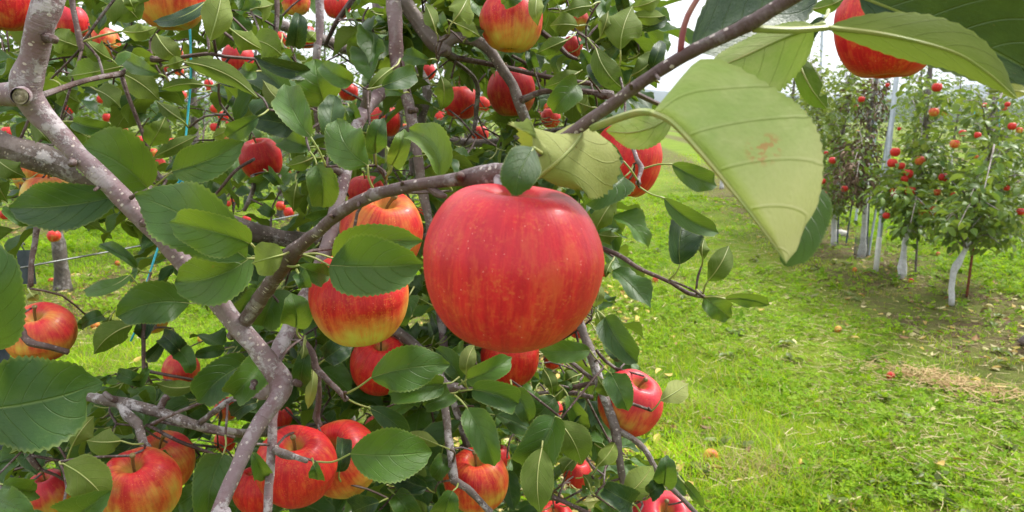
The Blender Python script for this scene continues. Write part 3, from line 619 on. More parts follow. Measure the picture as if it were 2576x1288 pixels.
limb('twig', [(1390, 1250, 11, .9), (1440, 1272, 11, .9), (1500, 1300, 11, .9)], 'bark_twig', seed=68, sides=8)
limb('twig', [(1490, 1000, 12, .92), (1440, 990, 10, .94), (1400, 1000, 9, .96), (1395, 1040, 9, .97)], 'bark_twig', seed=69, sides=8)
limb('twig', [(1548, 1008, 8, .872), (1590, 1016, 8, .862), (1636, 1032, 8, .86)], 'bark_twig', seed=70, sides=8)
limb('twig', [(636, 440, 13, .92), (638, 470, 12, .92), (628, 500, 12, .92), (614, 530, 10, .92)], 'bark_grey', seed=71, sides=8)
limb('twig', [(610, 660, 20, .95), (580, 700, 15, .93), (545, 738, 12, .92)], 'bark_grey', seed=72, sides=8, wob=.08)
limb('spur', [(864, 440, 22, .86), (845, 428, 16, .85), (826, 425, 20, .845)], 'bark_grey', seed=73, sides=10, wob=.1)
limb('spur', [(915, 285, 24, .93), (922, 245, 24, .91), (921, 222, 20, .905)], 'bark_grey', seed=74, sides=10, wob=.1)
limb('twig', [(1110, 130, 12, 1.2), (1195, 200, 12, 1.25), (1198, 280, 12, 1.28), (1192, 330, 10, 1.28)], 'bark_grey', seed=75, sides=8)
limb('twig', [(1288, 140, 9, 1.1), (1330, 165, 9, 1.1), (1360, 205, 8, 1.1)], 'bark_twig', seed=76, sides=8)
limb('twig', [(1362, 80, 14, 1.1), (1400, 110, 14, 1.1), (1430, 140, 12, 1.1), (1452, 148, 9, 1.1)], 'bark_twig', seed=77, sides=8)
limb('branch', [(1050, 170, 26, 1.5), (1075, 230, 24, 1.5), (1060, 290, 24, 1.5), (1040, 350, 20, 1.5), (1036, 440, 16, 1.5)], 'bark_grey', seed=78, sides=10)
limb('twig', [(1470, 990, 9, 1.0), (1420, 985, 9, 1.0), (1340, 990, 9, 1.0)], 'bark_twig', seed=79, sides=8)
limb('twig', [(1300, 300, 8, 1.3), (1318, 330, 8, 1.3), (1312, 380, 7, 1.3)], 'bark_grey', seed=80, sides=8)
limb('twig', [(470, 520, 9, .95), (530, 500, 8, .95), (592, 430, 9, .95), (640, 400, 8, .97)], 'bark_twig', seed=81, sides=8)
# the trunk, half hidden in the middle
tr_pts = [(905, 640, 62, 1.99), (935, 500, 54, 1.99), (985, 350, 46, 2.0), (990, 260, 42, 2.0), (968, 150, 40, 2.0), (955, 40, 36, 2.0), (950, -120, 30, 2.0), (955, -330, 22, 2.0)]
P = [TREE_BASE, TREE_BASE+[0, .0, .18], TREE_BASE+[-.02, 0, .42], at(835, 960, 2.0), at(870, 800, 1.99)]; R = [.055, .042, .036, .034, .033]
for x, y, w_, d in tr_pts: P.append(at(x, y, d)); R.append(w_*.5*d/F)
limb3('trunk', P, R, 'bark_dark', sides=18, wob=0.05, seed=90, step=.02)
for pts in ([(985, 350, 30, 2.0), (1060, 300, 26, 1.7), (1000, 170, 24, 1.1), (985, -70, 22, 1.0)], [(940, 520, 30, 1.98), (1000, 560, 24, 1.6), (1060, 590, 22, 1.2), (1090, 600, 18, 1.05)], [(850, 930, 30, 2.0), (960, 900, 28, 1.7), (1020, 880, 26, 1.3), (1060, 884, 24, 1.05)],
            [(870, 780, 32, 1.98), (1100, 720, 28, 1.6), (1300, 680, 24, 1.2), (1430, 720, 20, .97)], [(970, 160, 34, 2.0), (700, 60, 26, 1.6), (300, -60, 22, 1.2), (178, -40, 18, .85)], [(960, 80, 30, 2.0), (1200, 20, 24, 1.6), (1400, -20, 18, 1.3), (1560, -80, 12, 1.1)],
            [(985, 330, 24, 2.0), (1200, 360, 20, 1.7), (1400, 330, 18, 1.3), (1560, 320, 14, .9)]):
    limb('branch', pts, 'bark_grey', seed=int(pts[1][0]), sides=10, guard=False, step=.02)
SKELP = np.vstack(SKEL)
def nearest_wood(P):
    d = np.linalg.norm(SKELP-np.asarray(P), axis=1); k = d.argmin(); return SKELP[k], d[k]

# ------------------------------------------------------------------ apples
def apple_mesh(name, seed, ns=40, nr=30, hgt=0.90, lob=0.03, skew=0.05, shoulder=0.0):
    g = np.random.RandomState(seed); ph = g.rand(4)*6.28
    prof = np.array([(0.02, 0.50), (0.08, 0.53), (0.15, 0.64), (0.23, 0.775), (0.33, 0.86), (0.46, 0.885), (0.62, 0.83), (0.79, 0.675), (0.925, 0.44), (1.0, 0.17), (0.985, -0.12), (0.915, -0.39), (0.79, -0.62), (0.63, -0.79), (0.47, -0.875), (0.35, -0.89), (0.25, -0.855), (0.15, -0.78), (0.08, -0.72), (0.02, -0.71)])
    C = catmull(np.column_stack([prof, np.zeros(len(prof))]), 0.02); s = np.concatenate([[0], np.cumsum(np.linalg.norm(np.diff(C, axis=0), axis=1))])
    tt = np.linspace(0, s[-1], nr); r = np.interp(tt, s, C[:, 0]); z = np.interp(tt, s, C[:, 1])*hgt/0.89
    th = np.linspace(0, 2*np.pi, ns, endpoint=False)
    lobes = 1 + lob*np.cos(5*th[None]+ph[0])*np.clip(np.abs(z[:, None])*1.2-.15, 0, 1) + 0.02*np.cos(2*th[None]+ph[1]) + skew*0.4*np.cos(th[None]+ph[2])
    Rr = r[:, None]*lobes; zz = z[:, None] + skew*np.cos(th[None]+ph[3])*r[:, None]*np.sign(z[:, None])*0.9 + 0.02*np.cos(5*th[None]+ph[0])*r[:, None]*(z[:, None] < -.4)
    V = np.stack([Rr*np.cos(th), Rr*np.sin(th), zz], -1).reshape(-1, 3)
    i = np.arange(nr-1)[:, None]*ns + np.arange(ns)[None]; j = np.arange(nr-1)[:, None]*ns + (np.arange(ns)[None]+1) % ns
    q = np.stack([i, i+ns, j+ns, j], -1).reshape(-1, 4)
    return mk_mesh(name, V, q, mats=[M['apple']])
APV = [apple_mesh('apple', 500+k, 44, 34, 0.86+0.05*(k % 3), 0.03+.012*(k % 2), 0.05) for k in range(6)]
APF = [apple_mesh('apple', 520+k, 18, 14, 0.88) for k in range(3)]
def stem_mesh(seed, L=0.75):
    g = np.random.RandomState(seed); b = (g.rand(2)-.5)*0.5
    P = catmull(np.array([[0, 0, .45], [b[0]*.2, b[1]*.2, .75], [b[0]*.6, b[1]*.6, .45+L*.75], [b[0], b[1], .45+L]]), .06)
    v, q, t, uv = tube(P, np.linspace(.035, .05, len(P))*np.where(np.arange(len(P)) > len(P)-3, 1.5, 1), 8); ac = Acc(); ac.add(v, q, t, uv); return ac.mesh('stem', [M['stem']])
STV = [stem_mesh(k) for k in range(4)]
def calyx_mesh():
    ac = Acc()
    for k in range(5):
        a = k*2*math.pi/5; ca, sa = math.cos(a), math.sin(a); v = []
        for rr, zz, ww in ((.02, -.66, .04), (.07, -.72, .04), (.09, -.78, .022), (.06, -.82, .006)):
            for s_ in (-1, 1): v.append((ca*rr-sa*ww*s_, sa*rr+ca*ww*s_, zz))
        q = [(2*i, 2*i+1, 2*i+3, 2*i+2) for i in range(3)]; ac.add(np.array(v), q)
    return ac.mesh('calyx', [M['calyx']])
CAL = calyx_mesh()
AP2D = []
def apple(px, py, wpx, label, yel=0.3, low=0.5, pink=0.3, tilt=(0, 0), spin=None, D=0.085, d=None, hang=True, group=None, var=None, far=False, guard=True, hs=1.0):
    """tilt: lean of the stalk end in degrees, (towards the viewer, towards the right)"""
    d = d or D*F/wpx; r = wpx*0.5*d/F; k = len(AP2D)
    c = at(px, py, d); me = (APF[k % 3] if far else APV[(k if var is None else var) % 6])
    o = obj('apple', me); o.location = c; o.scale = (r, r, r*hs)
    sp = random.random()*6.28 if spin is None else spin
    # the camera looks along +Y; tilting the top towards it is a rotation about X
    o.rotation_euler = (Matrix.Rotation(math.radians(tilt[1]), 3, 'Y') @ Matrix.Rotation(math.radians(tilt[0]), 3, 'X') @ Matrix.Rotation(sp, 3, 'Z')).to_euler()
    o.color = (yel, low, pink, 1)
    tag(o, label, 'apple', group)
    if not far:
        s = obj('stem', STV[k % 4], o); s2 = obj('calyx', CAL, o)
    if guard: AP2D.append((px, py, wpx*.5, d))
    if hang and not far:
        bpy.context.view_layer.update()
        top = np.array(o.matrix_world @ Vector((0, 0, 1.12))); HANG.append(top)
    return o
HANG = []
A_ = apple
BIGAP = apple_mesh('apple', 777, 96, 72, 0.90, 0.018, 0.035)
o = A_(1288, 668, 444, 'largest apple, glossy red with pale dots, hanging in front of everything at the centre', .12, .25, .6, (5, 3), 0.6, D=.098, d=.408, hs=0.965); o.data = BIGAP
A_(905, 752, 243, 'red apple with a yellow underside, below the pair of overlapping green leaves', .33, 1.05, .2, (8, -4), 2.1, d=.66)
A_(958, 588, 205, 'orange striped apple whose top rises behind the pair of overlapping leaves', .42, .1, .1, (22, 14), 1.2, d=.80)
A_(922, 486, 95, 'small red apple just above the long bare branch, under a bright leaf', .08, .2, .3, (8, 0), d=1.5)
A_(955, 920, 150, 'dark red striped apple half covered by a dark leaf, below the yellow-bottomed one', .12, .2, .1, (18, 10), 3.0, d=1.05)
A_(1281, 898, 144, 'orange red apple showing just below the largest apple', .18, .2, .0, (10, 0), 1.0, d=1.06)
A_(748, 1176, 196, 'large deep red apple at the bottom behind the thin upright branch', .24, .1, .2, (20, 4), 0.4, d=.80, hs=1.08)
A_(864, 1158, 186, 'apple with its stalk hollow turned to view, yellow below, beside the deep red one', .52, .7, .15, (42, -12), 2.6, d=.90, hs=1.1)
A_(640, 1235, 110, 'red apple mostly hidden behind the bottom end of the thick pinkish limb', .1, .2, .2, d=.98)
A_(351, 1226, 196, 'striped red and yellow apple hanging low at the left, front one of two', .50, .45, .25, (20, 2), 4.0, d=.80)
A_(408, 1164, 150, 'pinkish striped apple close behind the low striped one at the left', .50, .4, .4, (18, 4), 1.7, d=.98)
A_(128, 1242, 114, 'pink topped apple in the bottom left corner', .50, .6, .7, (14, -6), 0.2, d=1.05)
A_(101, 840, 166, 'broad red apple with deep stalk hollow at the left edge above the bitten leaf', .46, .2, .5, (22, 4), 5.2, d=.95, hs=.86)
A_(126, 505, 128, 'yellow bottomed apple hidden behind the large dark leaf at the left', 1.0, 1.2, .0, d=1.08)
A_(76, 440, 84, 'orange apple under the grey limb at the left edge', .5, .2, .0, d=1.25)
A_(430, -4, 170, 'apple cut by the top edge at the left with a dark leaf lying across it', .30, .8, .3, (0, 0), 0.9, d=.86)
A_(8, 8, 140, 'red apple in the top left corner beside the pinkish limb', .18, .5, .2, (0, 0), 2.2, d=.95)
A_(182, 56, 78, 'small pale pink apple right of the limb at the top left', .2, .4, .9, d=1.7)
A_(260, 108, 82, 'small orange red apple among shaded leaves at the upper left', .4, .3, .1, d=1.7)
A_(598, 150, 80, 'pink and red apple in the leaves right of the blue twine', .22, .2, .7, d=1.75)
A_(657, 402, 102, 'red apple with a bright shine, under a dark leaf at the middle left', .16, .3, .4, (14, -6), 2.0, d=1.45)
A_(744, 6, 72, 'orange apple at the top edge above the blue-green leaf', .35, .7, .2, d=1.9)
A_(848, 14, 68, 'red apple at the top edge between two thin upright twigs', .1, .3, .2, d=1.9)
A_(768, 93, 56, 'small orange apple below the top edge beside a blue-green leaf', .2, .3, .0, d=2.1)
A_(702, 100, 44, 'small orange apple left of the thin twig at the top', .2, .3, .0, d=2.4)
A_(967, 306, 80, 'red apple behind the fork of two grey branches at the upper middle', .12, .3, .1, d=1.75)
A_(1022, 335, 48, 'orange yellow apple half behind the lenticel spotted branch', .55, .3, .0, d=2.2)
A_(876, 232, 48, 'small orange apple behind dark leaves left of the grey branch', .2, .3, .0, d=2.2)
A_(1158, 258, 90, 'flat topped red apple in the middle of the upper leaves', .08, .2, .2, (6, 0), d=1.72, hs=.95)
A_(1285, 232, 120, 'red apple below the arching grey branch with a twig before it', .22, .45, .5, (6, -6), 1.4, d=1.30)
A_(1284, 56, 156, 'oval red apple with yellow green base at the top middle', .30, .75, .3, (-6, 2), 3.4, d=.92, hs=1.04)
A_(1452, 52, 56, 'small two toned apple, pink over yellow, at the upper right of the tree', .5, .9, .6, d=1.6)
A_(1440, 118, 52, 'small pink apple below the two toned one', .2, .2, .8, d=1.7)
A_(1574, 404, 172, 'long red apple behind the forked petioles right of the largest apple', .22, .35, .2, (-4, 8), 4.4, d=.90, hs=1.16)
A_(1583, 1012, 162, 'red apple with orange patch beside the grass path, twig lying across it', .34, .35, .7, (20, 20), 0.2, d=.92)
A_(1664, 1318, 160, 'pink red apple cut by the bottom edge beside the path', .16, .1, .9, (30, 4), 0.8, d=.92)
A_(1197, 1208, 162, 'striped orange red apple low in the middle under a pointed leaf', .42, .3, .1, (16, 2), 2.9, d=.97)
A_(1250, 1152, 66, 'small red apple peeping out behind the low striped one', .05, .2, .2, d=1.5)
A_(1452, 1190, 72, 'small bright red apple low down beneath the grey-green hanging leaves', .06, .1, .3, (10, 6), d=1.7)
A_(1393, 904, 54, 'small orange apple under the twig right of the largest apple', .2, .3, .0, d=2.0)
A_(1452, 828, 46, 'small red apple right below the largest apple by the slanting branch', .04, .1, .3, d=2.2)
A_(1392, 1322, 112, 'red apple barely showing at the bottom edge', .06, .1, .3, (20, 0), d=1.2)
A_(1394, 1030, 44, 'small red apple deep in the leaves left of the slanting branch', .05, .1, .3, d=2.1)
A_(455, 932, 88, 'half pale half dark red apple over the grass at lower left', .3, .2, .6, d=1.6)
A_(380, 796, 84, 'orange apple behind blue twine and a dark leaf', .4, .6, .1, d=1.7)
A_(136, 594, 32, 'tiny orange apple in front of the dark trunk across the grass', .3, .3, .2, d=2.6)
A_(1207, 338, 44, 'small red apple lower right of the flat topped one', .06, .2, .2, d=2.3)
A_(1074, 180, 44, 'small pink apple near the knot of the arching branch', .2, .2, .8, d=2.3)
A_(1214, 262, 42, 'small red apple just right of the flat topped one', .1, .2, .1, d=2.5)
A_(1386, 297, 50, 'small orange red apple left of the stout purple twig', .2, .2, .2, d=2.2)
A_(950, 1080, 66, 'red apple behind the wide dark leaf at the lower middle', .05, .2, .3, d=1.7)
A_(708, 1050, 56, 'small red apple beside the elbow of the thick limb', .1, .2, .2, d=1.8)
A_(570, 1030, 60, 'orange apple in the shade under the thick limb', .4, .5, .0, d=1.7)
A_(566, 1110, 52, 'small red apple left of the bottom end of the thick limb', .2, .2, .2, d=1.8)
A_(25, 338, 42, 'small red apple at the left edge above the grey limb', .1, .2, .3, d=2.4)
A_(1518, 682, 30, 'tiny red apple touching the right side of the largest apple', .02, .1, .3, d=3.0)
A_(2240, 64, 260, 'dark red apple at the upper right behind two large leaves', .05, .35, .1, (0, 0), 2.0, d=.60, D=.087)
for x, y in ((458, 240), (525, 211), (330, 396), (432, 360), (270, 296), (352, 354), (246, 366), (385, 384), (540, 274), (562, 292), (540, 320), (450, 180), (448, 132), (590, 600), (62, 520), (706, 518), (727, 534), (620, 552), (402, 410), (590, 506), (255, 250), (310, 330), (12, 540), (172, 275)):
    A_(x, y, 23+(x*7 % 5), 'tiny red apple in the row of trees left across the grass', .1+.3*random.random(), .3, .3, d=6.0, far=True, group='apples in the left row', hang=False)
# ------------------------------------------------------------------ hand-placed leaves of the near tree
O1, O2, O3, O4 = (0, 0), (644, 0), (1288, 0), (1932, 0); O5, O6, O7, O8 = (0, 644), (644, 644), (1288, 644), (1932, 644)
LEAF2D = []
NL = [0]
def L(o, bx, by, tx, ty, w_, u=0, d=None, dd=None, sag=None, a=None, aL=None, aR=None, pet=None, yel=0.0, rnd=None, s=0.5, bite=None, cup=None, prof=(0.70, 0.88), wl_=None, wr_=None, twist=None, wave=None, bm='leaf'):
    """base and tip in the pixels of a half-size crop with origin o; u: the pale underside faces the viewer"""
    if rnd is not None and rnd <= .07 and not u and bm == 'leaf': bm = 'leaf_dark'
    NL[0] += 1; k = NL[0]; g = random.Random(k*13+5)
    b = np.array([o[0]+bx*s, o[1]+by*s]); t = np.array([o[0]+tx*s, o[1]+ty*s]); Lp = np.linalg.norm(t-b); w_ = w_*s
    if d is None: d = min(1.15, max(0.52, 140.0/Lp))
    if dd is None: dd = g.uniform(-.025, .045)
    if sag is None: sag = g.uniform(-.10, .10)*Lp
    else: sag = sag*s
    n = np.array([-(t-b)[1], (t-b)[0]])/Lp
    mids = []
    for f, sg in ((0, 0), (.3, .84), (.65, .9), (1, 0)):
        p = b+(t-b)*f+n*sag*sg; mids.append(at(p[0], p[1], d+dd*f - 0.012*math.sin(f*3.14)*(d/.6)))
    if a is None: a = g.uniform(14, 44)
    aL = (a if u else -a) if aL is None else aL; aR = (a if u else -a) if aR is None else aR
    hw = w_*.5*d/F/max(.5, math.cos(math.radians(min(60, abs(aL)))))
    if pet is not None: q = np.array([o[0]+pet[0]*s, o[1]+pet[1]*s])
    else: q = b-(t-b)/Lp*min(70, .32*Lp)+n*g.uniform(-.12, .12)*Lp
    pm = (b+q)/2 + n*g.uniform(-.05, .05)*Lp
    P = [at(q[0], q[1], d+.018), at(pm[0], pm[1], d+.006), mids[0]]
    ob = add_leaf_obj('leaf', tree, mids, wl_ or hw, wr_ or hw, aL, aR, bool(u), P, 0.0009, k, cup if cup is not None else g.uniform(-.08, .22), wave if wave is not None else g.uniform(.08, .26), rnd if rnd is not None else g.random(), yel, bite=bite, prof=prof, twist=twist if twist is not None else g.uniform(-38, 38), org=TREE_BASE, bm=bm)
    cxy = (b+t)/2; LEAF2D.append((cxy[0], cxy[1], min(Lp, w_*1.2)*.5, d)); PETEND.append(np.array(P[0]))
    return ob
PETEND = []
# --- upper left crop
L(O1, 600, 985, 45, 1045, 235, d=.72, dd=0, sag=-20, a=18, rnd=.12)
L(O1, 742, 945, 405, 735, 300, d=.74, a=16, rnd=.08, sag=30)
L(O1, 865, 862, 1228, 712, 180, d=.70, a=14, rnd=.2, pet=(770, 945), sag=18)
L(O1, 755, 735, 832, 588, 125, 1, d=.76, rnd=.4)
L(O1, 800, 372, 632, 300, 95, d=.73, rnd=.15)
L(O1, 786, 172, 908, 305, 118, 1, d=.72, rnd=.7, pet=(775, 270), yel=.12)
L(O1, 612, 158, 790, 135, 88, 1, d=.70, rnd=.5, pet=(420, 208))
L(O1, 1040, 5, 768, 108, 70, d=.70, aL=-35, aR=45, rnd=.05, sag=-30)
L(O1, 1058, 205, 1120, -60, 150, 1, d=.66, rnd=.6, pet=(1052, 260), yel=.1)
L(O1, 1165, 150, 1320, 250, 120, 1, d=.68, rnd=.3, pet=(1100, 100))
L(O1, 590, -40, 700, 100, 230, 1, d=.75, rnd=.2, a=10)
L(O1, 640, -30, 680, 60, 70, 1, d=.7, rnd=.6)
L(O1, 605, 335, 335, 385, 140, 1, d=.77, rnd=.1)
L(O1, 400, 236, 235, 175, 130, 1, d=.82, rnd=.1, pet=(410, 240))
L(O1, 560, 300, 430, 195, 110, 1, d=.78, rnd=.15)
L(O1, 620, 372, 806, 508, 145, 1, d=.78, rnd=.3)
L(O1, 1030, 428, 806, 452, 62, 1, d=.76, rnd=.3)
L(O1, 930, 312, 1300, 492, 100, 1, d=.74, rnd=.5, sag=-36, pet=(820, 300))
L(O1, 1222, 432, 1102, 358, 74, d=.74, rnd=.05)
L(O1, 1300, 585, 1142, 688, 105, d=.74, rnd=.1)
L(O1, 1166, 648, 1068, 692, 62, 1, d=.8, rnd=.9, yel=.1)
L(O1, 368, 612, 572, 655, 84, d=.78, rnd=.1)
L(O1, 150, 608, 255, 722, 105, 1, d=.85, rnd=.4)
L(O1, -20, 800, 132, 892, 115, 1, d=.82, rnd=.4)
L(O1, -30, 890, 40, 1020, 110, 1, d=.80, rnd=.05)
L(O1, 42, 1042, 142, 1138, 70, d=.8, rnd=.15)
L(O1, 775, 792, 992, 682, 76, 1, d=.78, rnd=.6)
L(O1, 300, 420, 410, 520, 130, 1, d=.84, rnd=.2)
L(O1, 480, 450, 610, 545, 120, 1, d=.85, rnd=.25)
L(O1, 1288, 360, 1215, 345, 80, d=.8, rnd=.1)
L(O1, 915, 605, 790, 510, 80, 1, d=.8, rnd=.25)
L(O1, 1090, 340, 960, 270, 70, 1, d=.82, rnd=.35)
L(O1, 840, 330, 930, 300, 60, 1, d=.72, rnd=.2)
# the folded leaf and the dark one below it
L(O1, 1262, 1225, 850, 1114, 240, d=.56, dd=-.02, aL=-10, aR=-42, rnd=.55, sag=10, wl_=None, pet=(1300, 1270), cup=-.1)
L(O1, 1240, 1300, 680, 978, 330, d=.63, rnd=.25, a=12, sag=30)
L(O1, 1270, 1290, 880, 1420, 260, d=.66, rnd=.1, a=14)
# --- lower left crop
L(O5, -60, 480, -18, -76, 285, d=.52, a=18, rnd=.1, sag=0)
L(O5, -110, 775, 518, 635, 470, d=.50, dd=.02, a=10, rnd=.22, sag=26, bite=(.86, 1, .75, .055))
L(O5, 955, 238, 586, 305, 205, d=.78, a=14, rnd=.08, sag=36)
L(O5, 668, 345, 470, 492, 140, 1, d=.86, rnd=.35)
L(O5, 655, 95, 418, 172, 66, d=.86, aL=-50, aR=30, rnd=.1, sag=-26, pet=(725, 180))
L(O5, 690, 60, 500, -60, 40, d=.9, aL=-60, aR=-20, rnd=.1, sag=14)
L(O5, 832, 400, 736, 524, 70, d=.95, a=30, rnd=.05)
L(O5, 905, 482, 818, 396, 95, d=.94, rnd=.05)
L(O5, 905, 478, 962, 592, 92, d=.93, rnd=.08)
L(O5, 1132, 470, 976, 502, 58, d=.95, rnd=.1)
L(O5, 1245, 540, 996, 740, 190, d=.76, rnd=.25, sag=26)
L(O5, 1310, 560, 1172, 706, 165, d=.72, rnd=.35)
L(O5, 360, 962, 472, 806, 140, 1, d=.82, rnd=.75, yel=.1)
L(O5, 612, 930, 435, 928, 138, 1, d=.78, rnd=.3, pet=(722, 945), sag=-8)
L(O5, 690, 925, 535, 1025, 160, d=.86, rnd=.05)
L(O5, 172, 918, 48, 995, 90, 1, d=.85, rnd=.15)
L(O5, 15, 1150, 178, 1182, 118, d=.80, rnd=.12)
L(O5, -30, 1210, 190, 1310, 150, d=.78, rnd=.15)
L(O5, 330, 985, 275, 1040, 55, d=.9, rnd=.05)
L(O5, 395, 1062, 518, 988, 76, 1, d=.86, rnd=.5)
L(O5, 318, 1044, 540, 1240, 210, 1, d=.74, rnd=.25, a=10, pet=(300, 1035))
L(O5, 360, 1320, 560, 1180, 200, d=.72, rnd=.35)
L(O5, 1122, 1000, 1045, 1300, 180, d=.78, rnd=.1)
L(O5, 1290, 738, 1162, 805, 88, d=.86, rnd=.05)
L(O5, 720, 640, 590, 585, 70, d=.92, rnd=.2)
L(O5, 690, 640, 740, 560, 60, d=.92, rnd=.25)
L(O5, 700, 560, 590, 640, 60, 1, d=.94, rnd=.45)
L(O5, 1002, 642, 778, 638, 80, 1, d=.9, rnd=.5, sag=-24)
L(O5, 1165, 10, 1082, 166, 285, d=.70, rnd=.06, a=14)
L(O5, 1300, 185, 1205, 290, 110, d=.82, rnd=.08)
L(O5, 560, 600, 515, 640, 40, d=.9, rnd=.2)
L(O5, 150, 180, 190, 225, 60, 1, d=.93, rnd=.95, yel=.3)
L(O5, 560, 300, 530, 380, 60, 1, d=1.0, rnd=.5)
L(O5, 520, 300, 410, 350, 50, d=.98, rnd=.3, aL=-50, aR=10)
L(O5, 860, 1010, 780, 1000, 60, 1, d=.95, rnd=.5)
L(O5, 1000, 1180, 900, 1250, 110, d=.9, rnd=.08)
L(O5, 80, 930, 180, 870, 70, d=.9, rnd=.3)
L(O5, 1100, 870, 1000, 850, 60, 1, d=.9, rnd=.6)
L(O5, 430, 320, 405, 370, 30, d=1.0, rnd=.2, aL=-40, aR=0)
L(O5, 740, 300, 700, 410, 90, d=.93, rnd=.06)
# --- middle: the pair over the yellow-bottomed apple
L((0, 0), 828, 668, 1066, 664, 150, d=.575, dd=-.005, s=1, sag=4, a=14, rnd=.38, pet=(760, 640), cup=.1)
L((0, 0), 838, 650, 1064, 606, 104, d=.60, s=1, sag=-14, a=18, rnd=.5, pet=(765, 640))
L((0, 0), 714, 640, 634, 662, 84, 1, d=.565, s=1, a=6, rnd=.8, yel=.08)
L((0, 0), 752, 668, 828, 694, 62, d=.565, s=1, a=14, rnd=.75)
L(O6, 215, 90, 250, 160, 70, d=.57, rnd=.5)
L(O6, 205, 362, 178, 186, 150, d=.70, rnd=.55, a=10)
L(O6, 255, 480, 225, 660, 98, d=.76, rnd=.6)
L(O6, 240, 440, 205, 560, 60, 1, d=.76, rnd=.9, yel=.15)
L(O6, 580, 612, 975, 545, 215, d=.72, rnd=.14, a=14, pet=(460, 690), sag=-16, bite=(.8, 1, .25, .05))
L(O6, 938, 642, 664, 692, 140, d=.80, rnd=.12)
L(O6, 978, 690, 842, 752, 104, d=.82, rnd=.2)
L(O6, 1032, 622, 906, 466, 105, d=.84, rnd=.12)
L(O6, 1058, 604, 1100, 446, 84, 1, d=.80, rnd=.9, yel=.18)
L(O6, 1062, 622, 1288, 508, 116, d=.78, rnd=.3, pet=(1020, 650))
L(O6, 1090, 672, 1320, 742, 138, d=.76, rnd=.18, pet=(1020, 680), sag=-10)
L(O6, 1060, 762, 1200, 1060, 150, d=.74, rnd=.28, pet=(1000, 700), sag=-14)
L(O6, 474, 995, 885, 985, 255, d=.70, dd=.02, rnd=.16, a=14, pet=(300, 1035), sag=12)
L(O6, 575, 765, 775, 925, 100, d=.78, rnd=.08, pet=(450, 715), sag=-18)
L(O6, 290, 1045, 312, 1128, 66, d=.69, rnd=.4, aL=-40, aR=10)
L(O6, 420, 1085, 435, 915, 66, d=.84, rnd=.05, aL=-50, aR=-20)
L(O6, 860, 1165, 722, 1108, 120, d=.95, rnd=.05)
L(O6, 990, 1182, 945, 1310, 150, d=.80, rnd=.2)
L(O6, 922, 952, 762, 886, 66, 1, d=.86, rnd=.8, yel=.1)
L(O6, 960, 1010, 890, 1115, 90, d=.95, rnd=.08)
L(O6, -20, 985, 40, 1125, 90, d=.68, rnd=.4)
L(O6, 345, 520, 470, 430, 120, d=.9, rnd=.06)
L(O6, 290, 560, 260, 770, 56, 1, d=.84, rnd=.9, yel=.3)
L(O6, 640, 800, 560, 900, 90, d=.95, rnd=.15)
L(O6, 1100, 640, 1010, 560, 90, d=.86, rnd=.1)
L(O6, 1045, 480, 960, 520, 100, d=.88, rnd=.15)
L(O6, 770, 200, 720, 350, 110, d=.9, rnd=.1)
L(O6, 870, 240, 810, 210, 60, 1, d=.95, rnd=.8)
L(O6, 100, 170, 30, 350, 170, d=.86, rnd=.08)
L(O6, 620, 1240, 480, 1290, 150, d=.86, rnd=.06)
L(O6, 700, 1200, 780, 1320, 120, d=.95, rnd=.1)
L(O6, 1250, 700, 1190, 780, 80, d=.95, rnd=.15)
# --- lower right crop
L(O7, 468, 308, 632, 540, 140, d=.86, rnd=.12, pet=(400, 260))
L(O7, 428, 282, 470, 396, 66, 1, d=.87, rnd=.85)
L(O7, 415, 262, 442, 138, 60, 1, d=.88, rnd=.85, yel=.15)
L(O7, 392, 474, 138, 470, 115, d=.87, rnd=.2, pet=(432, 525))
L(O7, 560, 520, 500, 440, 90, d=.92, rnd=.05)
L(O7, 498, 590, 582, 780, 132, d=.82, rnd=.3, a=10, pet=(462, 560))
L(O7, 512, 692, 428, 602, 76, 1, d=.84, rnd=.5)
L(O7, 746, 728, 888, 640, 115, 1, d=.82, rnd=.8, yel=.3, a=8, pet=(702, 780))
L(O7, 216, 808, 58, 1068, 205, d=.78, rnd=.14, pet=(245, 820), sag=-20)
L(O7, 232, 828, 352, 1048, 180, 1, d=.80, rnd=.3, a=10, pet=(225, 800))
L(O7, 150, 968, 142, 1296, 165, 1, d=.76, rnd=.55, a=10, pet=(155, 900))
L(O7, 280, 700, 372, 875, 95, d=.86, rnd=.1)
L(O7, 330, 720, 262, 850, 100, d=.9, rnd=.05)
L(O7, 396, 1182, 356, 1100, 105, 1, d=.84, rnd=.4)
L(O7, 428, 1058, 524, 926, 92, 1, d=.84, rnd=.6)
L(O7, 560, 1215, 706, 1055, 165, 1, d=.82, rnd=.25, a=10)
L(O7, 690, 1195, 740, 1140, 80, d=.80, rnd=.05)
L(O7, 766, 1152, 780, 1000, 118, d=.80, rnd=.2, pet=(770, 1170))
L(O7, 605, 1245, 462, 1165, 130, d=.78, rnd=.06)
L(O7, 350, 1242, 442, 1230, 66, 1, d=.84, yel=.85)
L(O7, 868, 1142, 960, 1268, 52, d=.82, rnd=.1, aL=-30, aR=40)
L(O7, 966, 206, 1100, 312, 118, d=.80, rnd=.12, a=12)
L(O7, 1074, 215, 1296, 246, 60, d=.78, rnd=.1, aL=-52, aR=30, sag=-14, pet=(965, 208))
L(O7, 985, 126, 1092, -52, 124, 1, d=.80, rnd=.35, a=24, pet=(962, 190))
L(O7, 960, 20, 968, -90, 40, 1, d=.80, rnd=.5, aL=60, aR=20)
L(O7, 5, 680, 85, 832, 110, d=.8, rnd=.1)
L(O7, 215, 710, 80, 840, 140, d=.90, rnd=.08)
L(O7, 300, 640, 205, 700, 90, d=.92, rnd=.1)
L(O7, 160, 570, 205, 700, 70, 1, d=.92, rnd=.7)
L(O7, 330, 600, 260, 640, 80, 1, d=.95, rnd=.8)
